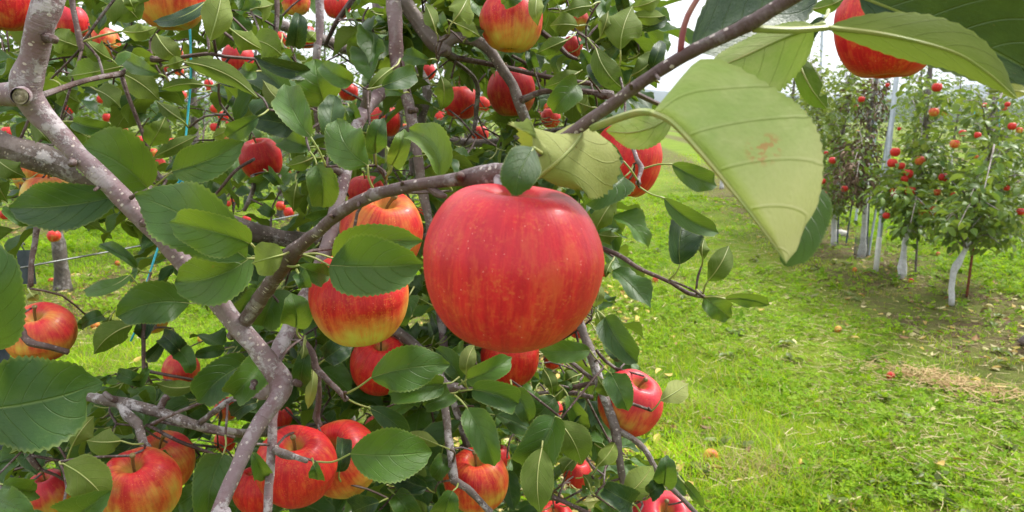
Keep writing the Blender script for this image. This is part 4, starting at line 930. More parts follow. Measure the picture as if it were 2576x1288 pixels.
L(O7, 450, 1170, 420, 1240, 60, d=.95, rnd=.3)
L(O7, 500, 30, 470, 110, 50, 1, d=.9, rnd=.8)
L(O7, 260, 30, 230, 100, 50, d=.9, rnd=.5)
L(O7, 120, 680, 40, 780, 110, d=.98, rnd=.1)
L(O7, 330, 1010, 250, 1100, 90, 1, d=.95, rnd=.6)
# --- right of the big apple
L(O3, 806, 826, 1030, 935, 125, d=.76, rnd=.08, a=14, pet=(655, 850))
L(O3, 766, 996, 1042, 1174, 115, d=.74, rnd=.08, aL=-20, aR=-34, pet=(640, 940))
L(O3, 845, 1330, 880, 1066, 118, d=.76, rnd=.06, aL=-62, aR=-8, pet=(790, 1408))
L(O3, 562, 812, 362, 684, 125, d=.72, rnd=.1, pet=(630, 905), sag=-20)
L(O3, 565, 890, 372, 1030, 170, d=.80, rnd=.12)
L(O3, 500, 1020, 410, 1180, 110, 1, d=.86, rnd=.25)
L(O3, 430, 1180, 540, 1190, 80, 1, d=.9, rnd=.5)
L(O3, 545, 250, 605, 30, 190, 1, d=.80, rnd=.5, a=10, pet=(535, 350))
L(O3, 420, 238, 578, 462, 125, 1, d=.82, rnd=.2, pet=(380, 190))
L(O3, 600, 82, 776, 82, 78, 1, d=.84, rnd=.3, a=20)
L(O3, 640, 150, 786, 100, 50, d=.86, rnd=.05, aL=-40, aR=20)
L(O3, 590, 40, 760, -20, 80, 1, d=.84, rnd=.5)
L(O3, 440, 195, 484, 56, 86, 1, d=.82, rnd=.85, yel=.1)
L(O3, 330, 425, 205, 568, 140, d=.88, rnd=.12)
L(O3, 470, 410, 400, 315, 90, d=.86, rnd=.05)
L(O3, 395, 370, 345, 250, 70, d=.95, rnd=.3)
L(O3, 600, 380, 735, 262, 130, 1, d=.86, rnd=.35)
L(O3, 700, 352, 756, 205, 70, d=.86, rnd=.05)
L(O3, 340, 360, 160, 440, 95, 1, d=.95, rnd=.5)
L(O3, 330, 130, 190, 130, 130, 1, d=.92, rnd=.3)
L(O3, 400, 30, 260, 60, 100, 1, d=.9, rnd=.6)
L(O3, 470, 250, 530, 200, 80, d=.88, rnd=.05)
L(O3, 560, 40, 540, -60, 70, d=.86, rnd=.05)
L(O3, 110, 340, 90, 262, 56, d=.95, rnd=.3)
L(O3, 280, 200, 120, 270, 90, 1, d=.88, rnd=.25)
L(O3, 130, -40, 130, 130, 80, 1, d=.86, rnd=.9, yel=.1)
L(O3, 40, -40, -50, 20, 90, d=.86, rnd=.2)
L(O3, 720, 390, 640, 330, 60, d=.86, rnd=.1)
L(O3, 400, 540, 320, 510, 110, 1, d=.95, rnd=.6)
# --- upper middle crop
L(O2, 562, 832, 408, 598, 205, d=.62, rnd=.72, a=12, pet=(592, 955), sag=-34, cup=-.1)
L(O2, 602, 772, 642, 592, 105, d=.72, rnd=.35)
L(O2, 684, 832, 748, 648, 98, d=.70, rnd=.95, pet=(655, 888), yel=.08)
L(O2, 668, 860, 655, 730, 56, 1, d=.72, rnd=.95, yel=.25)
L(O2, 926, 890, 772, 650, 125, d=.66, rnd=.85, aL=-50, aR=-12, sag=50, yel=.08)
L(O2, 632, 434, 808, 368, 116, d=.74, rnd=.6, pet=(560, 450), a=10)
L(O2, 492, 412, 326, 322, 104, d=.76, rnd=.6, pet=(545, 445))
L(O2, 690, 340, 560, 460, 60, 1, d=.8, rnd=.5)
L(O2, 276, 690, 146, 424, 172, d=.70, rnd=.18, a=14, pet=(352, 838), sag=-20)
L(O2, 384, 716, 398, 482, 130, d=.74, rnd=.14, a=20, pet=(380, 770))
L(O2, 202, 545, 34, 402, 88, 1, d=.78, rnd=.9, yel=.15, sag=-24)
L(O2, 200, 640, -20, 600, 140, d=.80, rnd=.06, a=12)
L(O2, 345, 525, 298, 298, 205, d=.82, rnd=.1, a=14)
L(O2, 285, 372, -10, 282, 92, d=.80, rnd=.05, aL=-20, aR=-40)
L(O2, 170, 500, -20, 340, 170, d=.86, rnd=.08)
L(O2, -10, 200, 130, 276, 150, 1, d=.72, rnd=.55, a=10)
L(O2, 198, 235, 218, 70, 90, d=.86, rnd=.05)
L(O2, 305, 828, 335, 1044, 150, d=.78, rnd=.1)
L(O2, 270, 740, 140, 690, 130, d=.86, rnd=.15)
L(O2, 292, 790, 148, 835, 76, 1, d=.82, rnd=.6)
L(O2, 475, 812, 385, 770, 76, d=.76, rnd=.85)
L(O2, 205, 920, 188, 1066, 118, 1, d=.88, rnd=.2)
L(O2, 870, 300, 742, 268, 90, d=.9, rnd=.08)
L(O2, 930, 380, 930, 555, 100, 1, d=.95, rnd=.05)
L(O2, 905, 160, 850, 15, 80, 1, d=.88, rnd=.8)
L(O2, 950, 150, 915, 80, 70, d=.92, rnd=.4)
L(O2, 990, 110, 1075, -40, 140, 1, d=.84, rnd=.5, pet=(972, 172))
L(O2, 1005, 120, 1130, 185, 80, 1, d=.9, rnd=.5)
L(O2, 1060, 190, 1130, 140, 60, d=.9, rnd=.2)
L(O2, 740, 470, 650, 450, 70, d=.85, rnd=.08)
L(O2, 0, 40, 90, 20, 120, 1, d=.8, rnd=.3)
L(O2, 130, 200, 110, 290, 60, 1, d=.9, rnd=.6)
L(O2, 250, 210, 300, 160, 60, 1, d=.9, rnd=.4)
L(O2, 470, 540, 500, 600, 60, d=.85, rnd=.08)
L(O2, 80, 880, 0, 930, 90, d=.9, rnd=.15)
L(O2, 60, 870, 120, 930, 60, d=.9, rnd=.3)
L(O2, 90, 1080, 20, 1040, 60, d=.9, rnd=.2)
L(O2, 400, 1080, 280, 1120, 90, d=.86, rnd=.1)
L(O2, 300, 1240, 240, 1300, 90, d=.86, rnd=.3)
# --- beside the big apple
L((0, 0), 1342, 372, 1296, 492, 98, d=.355, dd=-.012, s=1, a=12, rnd=.42, cup=-.35, wave=.03, twist=0, pet=(1362, 385), prof=(.55, .55), sag=10)
add_leaf_obj('leaf', tree, [at(1355, 446, .375), at(1408, 402, .37), at(1455, 350, .385), at(1472, 305, .41)], .034, .030, 16, 12, True, [at(1375, 400, .415), at(1350, 430, .395), at(1355, 446, .375)], .0012, 31, .3, .10, .55, .34, twist=10, prof=(.50, .62), org=TREE_BASE)
L((0, 0), 1690, 290, 1525, 330, 92, 1, d=.405, dd=.02, s=1, a=10, rnd=.9, sag=-20, bm='leaf_light')
# the great folded leaf, its pale underside to the viewer
add_leaf_obj('leaf', tree, [at(1640, 284, .325), at(1690, 308, .315), at(1760, 382, .305), at(1850, 490, .30), at(1920, 580, .30), at(1978, 662, .305)], .0415, .036, 4, 156, True, [at(1490, 322, .388), at(1560, 296, .36), at(1610, 282, .335), at(1640, 284, .325)], .0017, 33, .16, .05, .95, .0, n=48, m=6, ser=.01, twist=0, prof=(.36, .62), org=TREE_BASE, bm='leaf_pale')
add_leaf_obj('leaf', tree, [at(2052, 470, .345), at(2032, 540, .34), at(2010, 610, .335), at(1972, 668, .335)], .010, .012, -10, -14, False, None, .001, 38, .1, .06, .06, 0, twist=0, prof=(.4, .5), org=TREE_BASE)
add_leaf_obj('leaf', tree, [at(2048, 66, .355), at(1960, 100, .36), at(1860, 146, .36), at(1778, 180, .36)], .024, .009, 14, 30, True, [at(2075, 60, .355), at(2048, 66, .355)], .0012, 34, .1, .06, .9, .0, twist=0, prof=(.5, .6), org=TREE_BASE, bm='leaf_light')
add_leaf_obj('leaf', tree, [at(1738, 122, .385), at(1830, 72, .40), at(1950, 5, .42), at(2080, -70, .43)], .027, .024, -12, -18, False, [at(1715, 140, .362), at(1738, 122, .385)], .0012, 35, .1, .06, .06, .0, twist=0, org=TREE_BASE, bm='leaf_dark')
# its neighbour's red stalk
pp = catmull(np.array([at(1712, 134, .358), at(1716, 90, .355), at(1730, 40, .352), at(1766, -20, .35), at(1800, -60, .35)]), .004); v, q, t, uv = tube(pp, np.linspace(.0017, .0012, len(pp)), 8); ac = Acc(); ac.add(v, q, t, uv); obj('petiole', ac.mesh('petiole', [M['petiole_red']], TREE_BASE), tree)
# large leaves in the upper right corner
add_leaf_obj('leaf', tree, [at(2082, 70, .35), at(2230, 88, .34), at(2390, 128, .335), at(2480, 180, .335), at(2560, 250, .34)], .0125, .0088, 20, 12, True, [at(1895, 72, .343), at(1990, 76, .345), at(2082, 70, .35)], .0015, 36, .2, .07, .12, .12, n=32, m=5, twist=0, org=TREE_BASE)
add_leaf_obj('leaf', tree, [at(2160, -10, .40), at(2300, 45, .395), at(2470, 115, .39), at(2680, 225, .385)], .032, .020, -10, -14, False, [at(2080, -40, .40), at(2160, -10, .40)], .0014, 37, .1, .06, .0, .0, n=32, m=5, twist=0, org=TREE_BASE, bm='leaf_dark')
L(O4, 150, 285, 298, 548, 115, 1, d=.46, rnd=.18, a=12, bite=(.72, -1, .8, .06), pet=(190, 150), prof=(.5, .6))
L(O4, 215, 48, 385, -10, 76, 1, d=.50, rnd=.3, pet=(190, 75))
L(O4, 280, 95, 190, 220, 70, d=.42, rnd=.05)
L(O4, 1170, 455, 1330, 470, 70, 1, d=.36, rnd=.3, yel=.5)
L(O4, 1200, -30, 1300, 90, 90, d=.5, rnd=.1)


# ------------------------------------------------------------------ filler growth: leaf clusters on spurs through the tree's own volume
ap2 = np.array(AP2D); br2 = np.array(BR2D); lf2 = np.array(LEAF2D)
def hides(px, py, d, r):
    """would a leaf here stand in front of fruit, wood or a leaf that shows in the photograph"""
    k = ap2[:, 3] > d-.03
    if (k & (np.hypot(ap2[:, 0]-px, ap2[:, 1]-py) < ap2[:, 2]+r*.55)).any(): return True
    k = br2[:, 3] > d-.02
    if (k & (np.hypot(br2[:, 0]-px, br2[:, 1]-py) < br2[:, 2]+r*.45)).any(): return True
    k = lf2[:, 3] > d
    return (k & (np.hypot(lf2[:, 0]-px, lf2[:, 1]-py) < lf2[:, 2]*.8)).any()
HOLES = [(255, 640, 130, 75), (250, 900, 90, 60), (120, 640, 90, 60), (480, 60, 60, 45), (745, 55, 50, 45), (870, 150, 42, 35), (520, 840, 55, 55), (330, 800, 60, 80), (1700, 300, 90, 400), (480, 900, 60, 60), (200, 720, 100, 60)]
ZONES = [  # x0, y0, x1, y1, near, far, clusters
    (-60, -80, 1000, 240, .92, 2.2, 100), (1000, -80, 1640, 240, .95, 2.2, 100), (-60, 240, 700, 450, .95, 2.2, 34), (700, 240, 1480, 470, .98, 2.3, 84),
    (350, 450, 1120, 700, .98, 2.0, 40), (560, 700, 1150, 1000, 1.0, 2.0, 56), (1080, 760, 1500, 1000, 1.02, 2.0, 30), (540, 1000, 1180, 1330, .98, 2.0, 56),
    (1180, 1000, 1620, 1330, 1.0, 1.8, 36), (0, 1060, 560, 1330, .95, 1.6, 26), (-40, 440, 330, 560, 1.0, 1.6, 12), (260, 930, 560, 1080, .95, 1.5, 12), (1380, 420, 1540, 760, 1.0, 1.7, 10)]
g = random.Random(99)
fpos, fX, fZ, fsize, fd = [], [], [], [], []
twig_acc = Acc(); spurs = []
# buds, old spur stubs and scars along the near limbs
def stub(px, py, d, dx, dy, w_, mat='bark_twig', seed=0):
    limb('spur', [(px, py, w_*1.3, d), (px+dx*.5, py+dy*.5, w_, d-.006), (px+dx*.8, py+dy*.8, w_*1.15, d-.009), (px+dx, py+dy, w_*.5, d-.01)], mat, seed=seed, sides=8, wob=.12, skel=False, guard=False, step=.003)
for k, (px, py, d, dx, dy, w_) in enumerate([(186, 405, .635, -8, 10, 18), (360, 560, .65, 16, 8, 16), (118, 95, .60, 26, 6, 20), (330, 498, .645, 18, -14, 9), (640, 962, .675, -6, 18, 14), (742, 962, .675, 14, 4, 16), (560, 745, .665, 14, -10, 9), (250, 470, .642, -14, 10, 8), (905, 505, .495, -4, 14, 8), (1010, 468, .462, 3, -11, 8), (1590, 224, .37, -4, -12, 9), (1650, 188, .362, 8, 12, 9), (840, 548, .515, -10, -6, 9), (1000, 176, .955, 20, -6, 12), (1034, 280, .975, 16, -4, 14)]): stub(px, py, d, dx, dy, w_, 'bark_twig', 700+k)
GROWN = [SKELP]
def nearest_wood(P):
    A = np.vstack(GROWN); d = np.linalg.norm(A-np.asarray(P), axis=1); k = d.argmin(); return A[k], d[k]
def add_twig(a, b, r0, r1, sag=0.0, seed=0):
    gg = random.Random(seed); m_ = (a+b)/2 + np.array([gg.uniform(-1, 1), gg.uniform(-1, 1), gg.uniform(-.2, 1)])*np.linalg.norm(b-a)*.12
    C = catmull(np.array([a, m_, b]), .02); v, q, t, uv = tube(C, np.linspace(r0, r1, len(C)), 6, True, .06, seed); twig_acc.add(v, q, t, uv); GROWN.append(C[1:])
for zi, (x0, y0, x1, y1, dn, df, n) in enumerate(ZONES):
    made = 0; tries = 0
    while made < n and tries < n*12:
        tries += 1
        px, py = g.uniform(x0, x1), g.uniform(y0, y1); d = dn+(df-dn)*g.random()**1.1
        if any(((px-hx)/rx)**2+((py-hy)/ry)**2 < 1 for hx, hy, rx, ry in HOLES) and g.random() < .93: continue
        S = at(px, py, d)
        if S[2] < .35: continue
        nleaf = g.randint(4, 8); got = 0; az0 = g.uniform(0, 6.28)
        for k in range(nleaf):
            az = az0 + k*2.4 + g.uniform(-.4, .4); el = g.uniform(-.75, .35)
            X_ = np.array([math.cos(az)*math.cos(el), math.sin(az)*math.cos(el), math.sin(el)])
            Z_ = np.array([g.gauss(0, .38), g.gauss(0, .38), 1.0]) + .5*np.array([X_[0], X_[1], 0])*max(0, -el)
            sz = g.uniform(.055, .092); p0 = S + X_*sz*g.uniform(.26, .4); cpt = p0+X_*sz*.5
            qx, qy, qd = proj(cpt)
            if any(((qx-hx)/rx)**2+((qy-hy)/ry)**2 < .8 for hx, hy, rx, ry in HOLES) and g.random() < .9: continue
            if hides(qx, qy, qd, sz*F/qd*.5): continue
            fpos.append(p0); fX.append(X_); fZ.append(Z_); fsize.append(sz); fd.append(qd); got += 1
        if got:
            made += 1; spurs.append(S)
            W, dist = nearest_wood(S)
            if dist < .45: add_twig(W, S, .0016+.004*dist, .0014, seed=tries+zi*1000)
            else:
                D_ = nrm(np.array([g.gauss(0, 1), g.gauss(0, 1), g.gauss(.3, 1)])); add_twig(W+(S-W)*max(0, 1-.4/dist), S, .003, .0014, seed=tries+zi*1000)
for hp, lim in [(h_, .22) for h_ in HANG]+[(h_, .09) for h_ in PETEND]:
    W, dist = nearest_wood(hp)
    if .008 < dist < lim: add_twig(W, hp, .0013+.003*dist, .0013, seed=int(hp[0]*1e4) % 9999)
fpos, fX, fZ, fsize, fd = map(np.array, (fpos, fX, fZ, fsize, fd))
o = obj('twig_growth', twig_acc.mesh('twig_growth', [M['bark_twig']], TREE_BASE), tree); o['kind'] = 'stuff'
order = np.argsort(-fsize/fd); nind = max(0, 300 - sum(1 for c in tree.children if c.name.split('.')[0] == 'leaf'))
Fr = frame_from(fX, fZ)
for i in order[:nind]:
    lo_ = obj('leaf', NEAR_ME[i % len(NEAR_ME)], tree); lo_.matrix_basis = mat4(Fr[i], fsize[i], fpos[i]-TREE_BASE)
rest = order[nind:]
o = join_leaves('foliage', NEARV, fpos[rest], fX[rest], fZ[rest], fsize[rest], [M['leaf'], M['petiole']], tree, TREE_BASE)
print('hand leaves', NL[0], 'filler', len(fpos), 'single', nind)
# ------------------------------------------------------------------ other trees of the orchard
YOUNG_ME = [shared_leaf_mesh(v, 'leaf', [M['leaf_young'], M['petiole']]) for v in MIDV]
def build_tree(label, trunkP, trunkR, targets, per=14, size=(.05, .08), variants=FARV, white=0.0, seed=0, dead=0.0, nsingle=0, branchR=.006, group=None, yel=0.0, droop=.12, barkmat='bark_dark', clus=.07, name='apple_tree', nbranch=14, lm='leaf'):
    g = np.random.RandomState(seed); base = np.array(trunkP[0]); C = catmull(np.column_stack([trunkP, trunkR]), .05)
    t_ = tag(empty(name, base), label, 'tree', group)
    z = C[:, 2]
    if white > 0:
        k = int(np.searchsorted(np.maximum.accumulate(z), white)); k = min(max(k, 3), len(C)-2)
        for nm, Cs, m_ in (('trunk', C[:k+1], 'white'), ('leader', C[k:], barkmat)):
            v, q, t, uv = tube(Cs[:, :3], Cs[:, 3]*(1 if nm == 'trunk' else .985), 12, True, .07, seed); ac = Acc(); ac.add(v, q, t, uv); obj(nm, ac.mesh(nm, [M[m_]], base), t_)
    else:
        v, q, t, uv = tube(C[:, :3], C[:, 3], 12, True, .07, seed); ac = Acc(); ac.add(v, q, t, uv); obj('trunk', ac.mesh('trunk', [M[barkmat]], base), t_)
    pos, X_, Z_, sz, dd_ = [], [], [], [], []
    rest = Acc(); nb = 0
    for T in targets:
        T = np.array(T)
        hz = np.linalg.norm(C[:, :2]-T[:2], axis=1)
        want = T[2] + g.uniform(-.25, .05) - .18*min(1, np.linalg.norm(T[:2]-base[:2]))
        k = np.abs(z-max(want, base[2]+.45)).argmin(); A = C[k, :3]
        mid = A*.5+T*.5+np.array([g.normal(0, .04), g.normal(0, .04), droop*np.linalg.norm(T-A)])
        B = catmull(np.array([A, mid, T]), .04); L_ = np.linalg.norm(T-A)
        v, q, t, uv = tube(B, np.linspace(branchR*(.5+.6*L_)+.001, .002, len(B)), 6, True, .05, seed+nb)
        if nb < nbranch:
            ac = Acc(); ac.add(v, q, t, uv); obj('branch', ac.mesh('branch', [M['bark_grey']], base), t_)
        else: rest.add(v, q, t, uv)
        nb += 1
        n = max(3, int(per*(.35+L_)))
        f = g.uniform(.22, 1.0, n)**.8; idx = (f*(len(B)-1)).astype(int); pb = B[idx]
        az = g.uniform(0, 6.283, n); el = g.uniform(-.9, .35, n)
        xd = np.stack([np.cos(az)*np.cos(el), np.sin(az)*np.cos(el), np.sin(el)], -1)
        pos.append(pb + xd*g.uniform(.01, clus*2, n)[:, None] + g.normal(0, clus*.4, (n, 3))); X_.append(xd)
        Z_.append(np.stack([g.normal(0, .4, n), g.normal(0, .4, n), np.ones(n)], -1)); sz.append(g.uniform(size[0], size[1], n)); dd_.append(g.rand(n) < dead)
    if rest.n: o = obj('twig_growth', rest.mesh('twig_growth', [M['bark_grey']], base), t_); o['kind'] = 'stuff'
    pos, X_, Z_, sz, dd_ = map(np.concatenate, (pos, X_, Z_, sz, dd_))
    keep = np.ones(len(pos), bool)
    if nsingle:
        k = np.argsort(np.linalg.norm(pos-CAM, axis=1)+g.rand(len(pos))*.5)[:nsingle]; Fr = frame_from(X_, Z_)
        for i in k:
            mesh = DEAD_ME[i % 4] if dd_[i] else YOUNG_ME[i % 5]
            lo_ = obj('leaf', mesh, t_); lo_.matrix_basis = mat4(Fr[i], sz[i], pos[i]-base); lo_.color = (yel*g.rand(), 0, 0, 1)
        keep[k] = False
    a = keep & ~dd_
    if a.any():
        o = join_leaves('crown', variants, pos[a], X_[a], Z_[a], sz[a], [M[lm], M['petiole']], t_, base, g=g); o.color = (yel, 0, 0, 1)
    a = keep & dd_
    if a.any(): join_leaves('withered_foliage', DEADV, pos[a], X_[a], Z_[a], sz[a]*.85, [M['dead']], t_, base, g=g)
    return t_, pos
def spindle(base, H, z0, rad, n, g, lean=(0, 0)):
    out = []
    for k in range(n):
        h = z0+(H-z0)*((k+.5)/n); r = rad*(1-.62*((h-z0)/(H-z0)))*(.55+.5*g.rand()); a = k*2.4+g.rand()*.8
        out.append(base+np.array([math.cos(a)*r+lean[0]*h, math.sin(a)*r+lean[1]*h, h+.02]))
    return out
def trunk_of(base, H, g, r=.045, lean=(0, 0)):
    zs_ = [0, .12, .4, .9, 1.6, 2.3, H*.95]; rr = [r*1.5, r*1.15, r, r*.9, r*.72, r*.5, r*.22]
    return np.array([base+np.array([lean[0]*z_+g.normal(0, .02)*(z_ > .2), lean[1]*z_+g.normal(0, .02)*(z_ > .2), z_]) for z_ in zs_]), rr
gB = np.random.RandomState(5)
ORD = ['first', 'second', 'third', 'fourth', 'fifth', 'sixth', 'seventh', 'eighth', 'ninth', 'tenth']
def place_apples(pos, n, label, group, g, rmin=.037, rmax=.044, yel=(.05, .4), zmin=.6):
    cand = pos[pos[:, 2] > zmin]
    sel = cand[g.choice(len(cand), min(n, len(cand)), replace=False)]
    for p in sel:
        o = obj('apple', APF[g.randint(3)]); o.location = p-[0, 0, .06]; r = g.uniform(rmin, rmax); o.scale = (r, r, r)
        o.rotation_euler = (g.normal(0, .2), g.normal(0, .2), g.rand()*6.28); o.color = (g.uniform(*yel), .3, g.uniform(0, .5), 1)
        tag(o, label, 'apple', group)
# next trees of the near row, seen between the limbs
for lon, nl, H, lab, na in ((4.7, 60, 3.3, 'apple tree right behind the near one in the same row, thick with leaves', 14), (7.0, 44, 3.2, 'apple tree third in the near row, its crown beside the path', 10), (9.4, 36, 3.2, 'apple tree fourth in the near row, showing above the path', 6), (12.2, 30, 3.2, 'apple tree fifth in the near row, small beyond the path', 5), (15.2, 26, 3.2, 'apple tree farthest visible in the near row', 4)):
    b = latlon(-.80, lon); tp, tr_ = trunk_of(b, H, gB)
    t_, ps = build_tree(lab, tp, tr_, spindle(b, H, .55, 1.0, nl, gB), 22, (.055, .085), MIDV if lon < 6 else FARV, 0, int(lon*10), group='trees of the near row', yel=.08, nbranch=12, clus=.09)
    place_apples(ps, na, 'small red apple in the '+{4.7: 'second', 7.0: 'third', 9.4: 'fourth', 12.2: 'fifth', 15.2: 'sixth'}[lon]+' tree of the near row, half hidden by leaves', 'apples in the trees behind', gB)
# the row to the left across the grass
labs = ['apple tree across the grass at the far left edge', 'apple tree across the grass with a dark bare trunk foot', 'apple tree behind the blue twine across the grass', 'apple tree in the left row right of the blue twine', 'leafy apple tree deep in the left row', 'apple tree well back in the left row', 'apple tree near the end of the left row', 'last apple tree one can see in the left row']
k = 0
gt = ground(160, 735)
lon0 = gt @ ROW; lat0 = gt @ LATN
for lon in (lon0-2.3, lon0, lon0+2.3, lon0+4.6, lon0+7.0, lon0+9.4, lon0+12., lon0+15.):
    b = latlon(lat0+gB.normal(0, .05)*(k != 1), lon); b[2] = 0; tp, tr_ = trunk_of(b, 3.3, gB, .055)
    t_, ps = build_tree(labs[k], tp, tr_, spindle(b, 3.3, .85 if k == 1 else .55, 1.3, 62 if lon < 12 else 40, gB), 30, (.055, .085) if lon < 10 else (.065, .1), FARV, 0, 60+k, group='trees of the left row', yel=.0, nbranch=10, lm='leaf_young', clus=.09)
    place_apples(ps, (10, 13, 16, 14, 10, 8, 5, 4)[k], 'tiny red apple in the '+labs[k], 'apples in the left row', gB)
    k += 1
for j, lon in enumerate(np.arange(6.0, 24, 2.6)):
    b = latlon(lat0-3.7, lon); tp, tr_ = trunk_of(b, 3.4, gB, .05)
    build_tree(ORD[j]+' tree from the near end of the second row to the left', tp, tr_, spindle(b, 3.4, .5, 1.3, 44, gB), 26, (.075, .11), FARV, 0, 120+j, group='second row of trees at the left', yel=.0, nbranch=6, lm='leaf_young', clus=.1)

# ------------------------------------------------------------------ the young row right of the path
def gpos(px, py): p = ground(px, py); return p, (p-CAM) @ FW
def px_trunk(pts, base_px, dv=0.0):
    b, d = gpos(*base_px); P = [b-[0, 0, .02]]
    for x, y in pts: P.append(at(x, y, d+dv))
    return b, d, P
def blob_targets(blobs, d, g, spread=.45):
    out = []
    for x, y, rx, ry, n in blobs:
        for _ in range(n):
            a = g.rand()*6.283; r = math.sqrt(g.rand()); out.append(at(x+rx*r*math.cos(a), y+ry*r*math.sin(a), d+g.normal(0, spread)))
    return [o for o in out if o[2] > .3]
def rt(label, base_px, pts, widths, blobs, seed, white=.9, per=15, size=(.062, .092), dead=0, nsingle=0, yel=0.0, spread=.7, **kw):
    b, d, P = px_trunk(pts, base_px); R = [w_*.5*d/F for w_ in widths]; g = np.random.RandomState(seed)
    return build_tree(label, np.array(P), R, blob_targets(blobs, d, g, spread), per, size, MIDV if d < 8 else FARV, white, seed, dead, nsingle, group='young trees right of the path', yel=yel, name='young_apple_tree', lm='leaf_young', **kw), d, b
(t1, p1), d1, b1 = rt('young tree with a crooked whitewashed trunk beside the rusty stake', (2395, 762), [(2394, 725), (2398, 690), (2406, 668), (2422, 640), (2438, 605), (2452, 540), (2470, 440), (2490, 330), (2500, 250)], [14, 14, 14, 19, 12, 11, 12, 11, 9, 7],
   [(2490, 400, 160, 200, 70), (2530, 560, 90, 70, 16), (2400, 540, 70, 60, 12)], 201, .62, 21, nsingle=200, yel=.10, nbranch=20)
(t2, p2), d2, b2 = rt('young tree with a white trunk and a swollen graft right of the grey pole', (2270, 698), [(2270, 672), (2272, 648), (2276, 610), (2286, 575), (2300, 520), (2318, 430), (2328, 330), (2336, 230), (2342, 150)], [18, 23, 14, 13, 12, 13, 13, 14, 14, 10],
   [(2300, 440, 110, 130, 56), (2310, 565, 66, 40, 16), (2230, 510, 50, 50, 10), (2340, 250, 60, 90, 18)], 202, .78, 21, nsingle=220, yel=.08, nbranch=20)
(t3, p3), d3, b3 = rt('young tree full of brown withered leaves with a pink ribbon', (2166, 645), [(2170, 625), (2172, 600), (2176, 540), (2179, 470), (2182, 400), (2184, 330), (2192, 270), (2206, 200), (2216, 150)], [20, 19, 14, 13, 12, 12, 11, 9, 8, 6],
   [(2185, 280, 60, 50, 18), (2130, 400, 76, 60, 26), (2190, 450, 40, 60, 14), (2140, 470, 50, 40, 12), (2205, 240, 40, 50, 10)], 203, 1.0, 20, (.055, .085), dead=.8, nsingle=120, nbranch=16)
(t4, p4), d4, b4 = rt('young tree with a short white trunk left of the withered one', (2097, 614), [(2098, 590), (2098, 560), (2100, 520), (2108, 440), (2120, 340), (2132, 240), (2138, 190)], [14, 13, 13, 12, 10, 9, 8, 5],
   [(2100, 430, 80, 130, 40), (2130, 260, 50, 110, 22), (2080, 520, 60, 34, 14)], 204, .75, 24, yel=.15, nbranch=14)
(t5, p5), d5, b5 = rt('young tree with bare white trunk nearest the great folded leaf', (2038, 582), [(2040, 560), (2043, 530), (2046, 470), (2052, 380), (2056, 300), (2062, 200)], [15, 13, 12, 11, 10, 9, 5],
   [(2050, 330, 70, 140, 40), (2030, 470, 54, 60, 14), (2068, 200, 34, 90, 10)], 205, .85, 24, yel=.25, nbranch=12)
rest_px = [((1975, 545), 'young tree behind the great folded leaf in the right row'), ((1930, 528), 'small distant tree along the right row'), ((1890, 512), 'more distant tree along the right row'), ((1850, 492), 'very distant tree towards the end of the right row'), ((1815, 474), 'last tree of the right row')]
for j, ((x, y), lab) in enumerate(rest_px):
    b, d = gpos(x, y); g = np.random.RandomState(210+j); tp, tr_ = trunk_of(b, 2.9, g, .035)
    build_tree(lab, tp, tr_, spindle(b, 2.9, .75, .8, 30, g), 16, (.07, .1), FARV, .8, 210+j, group='young trees right of the path', yel=.15, name='young_apple_tree', nbranch=8, lm='leaf_young')
# a tree of the next alley with a slanting white trunk, and trees beyond
b, d = gpos(2494, 604); g = np.random.RandomState(230)
build_tree('tree with a slanting white trunk behind the crooked one', np.array([b, at(2508, 560, d), at(2530, 500, d), at(2560, 430, d), at(2590, 350, d), at(2600, 250, d)]), [.04, .034, .032, .03, .025, .015], blob_targets([(2540, 380, 90, 120, 26)], d, g, .6), 16, (.06, .09), FARV, 1.6, 230, group='trees of the far right rows', name='young_apple_tree', nbranch=10, lm='leaf_young')
k = 0
for lat in (6.6, 10.3, 14.0):
    jj = -1
    for lon in np.arange(8.5 if lat < 8 else 10, 26, 2.5):
        b = latlon(lat, lon+gB.rand()*.6); x, y, d = proj(b+[0, 0, 1.5])
        if x > 2750: continue
        jj += 1
        g = np.random.RandomState(300+k); tp, tr_ = trunk_of(b, 3.0, g, .04)
        t_, ps = build_tree(ORD[jj]+' tree from the near end of the '+{6.6: 'row just beyond', 10.3: 'second row beyond', 14.0: 'third row beyond'}[lat]+' the young trees', tp, tr_, spindle(b, 3.0, .65, 1.0, 34, g), 15, (.075, .11), FARV, .7, 300+k, group='trees of the far right rows', yel=.1, nbranch=5, clus=.1, lm='leaf_young')
        if d < 14: place_apples(ps, 3, 'tiny red apple in the rows beyond the young trees at the right', 'apples in the far right rows', g)
        k += 1
# trunk foot cut by the right edge
b, d = gpos(2590, 872); g = np.random.RandomState(240)
build_tree('tree whose grey mounded foot is cut by the right edge', np.array([b, b+[.02, 0, .05], b+[.06, 0, .12], b+[.12, .02, .35], b+[.2, 0, .8], b+[.25, .05, 1.7]]), [.075, .06, .04, .03, .026, .015], [b+np.array([.45+.2*math.cos(a), .3*math.sin(a), 1.1+.08*a]) for a in np.linspace(0, 8, 10)], 10, (.055, .08), MIDV, 0, 240, group='young trees right of the path', barkmat='bark_grey', name='young_apple_tree', nbranch=10)

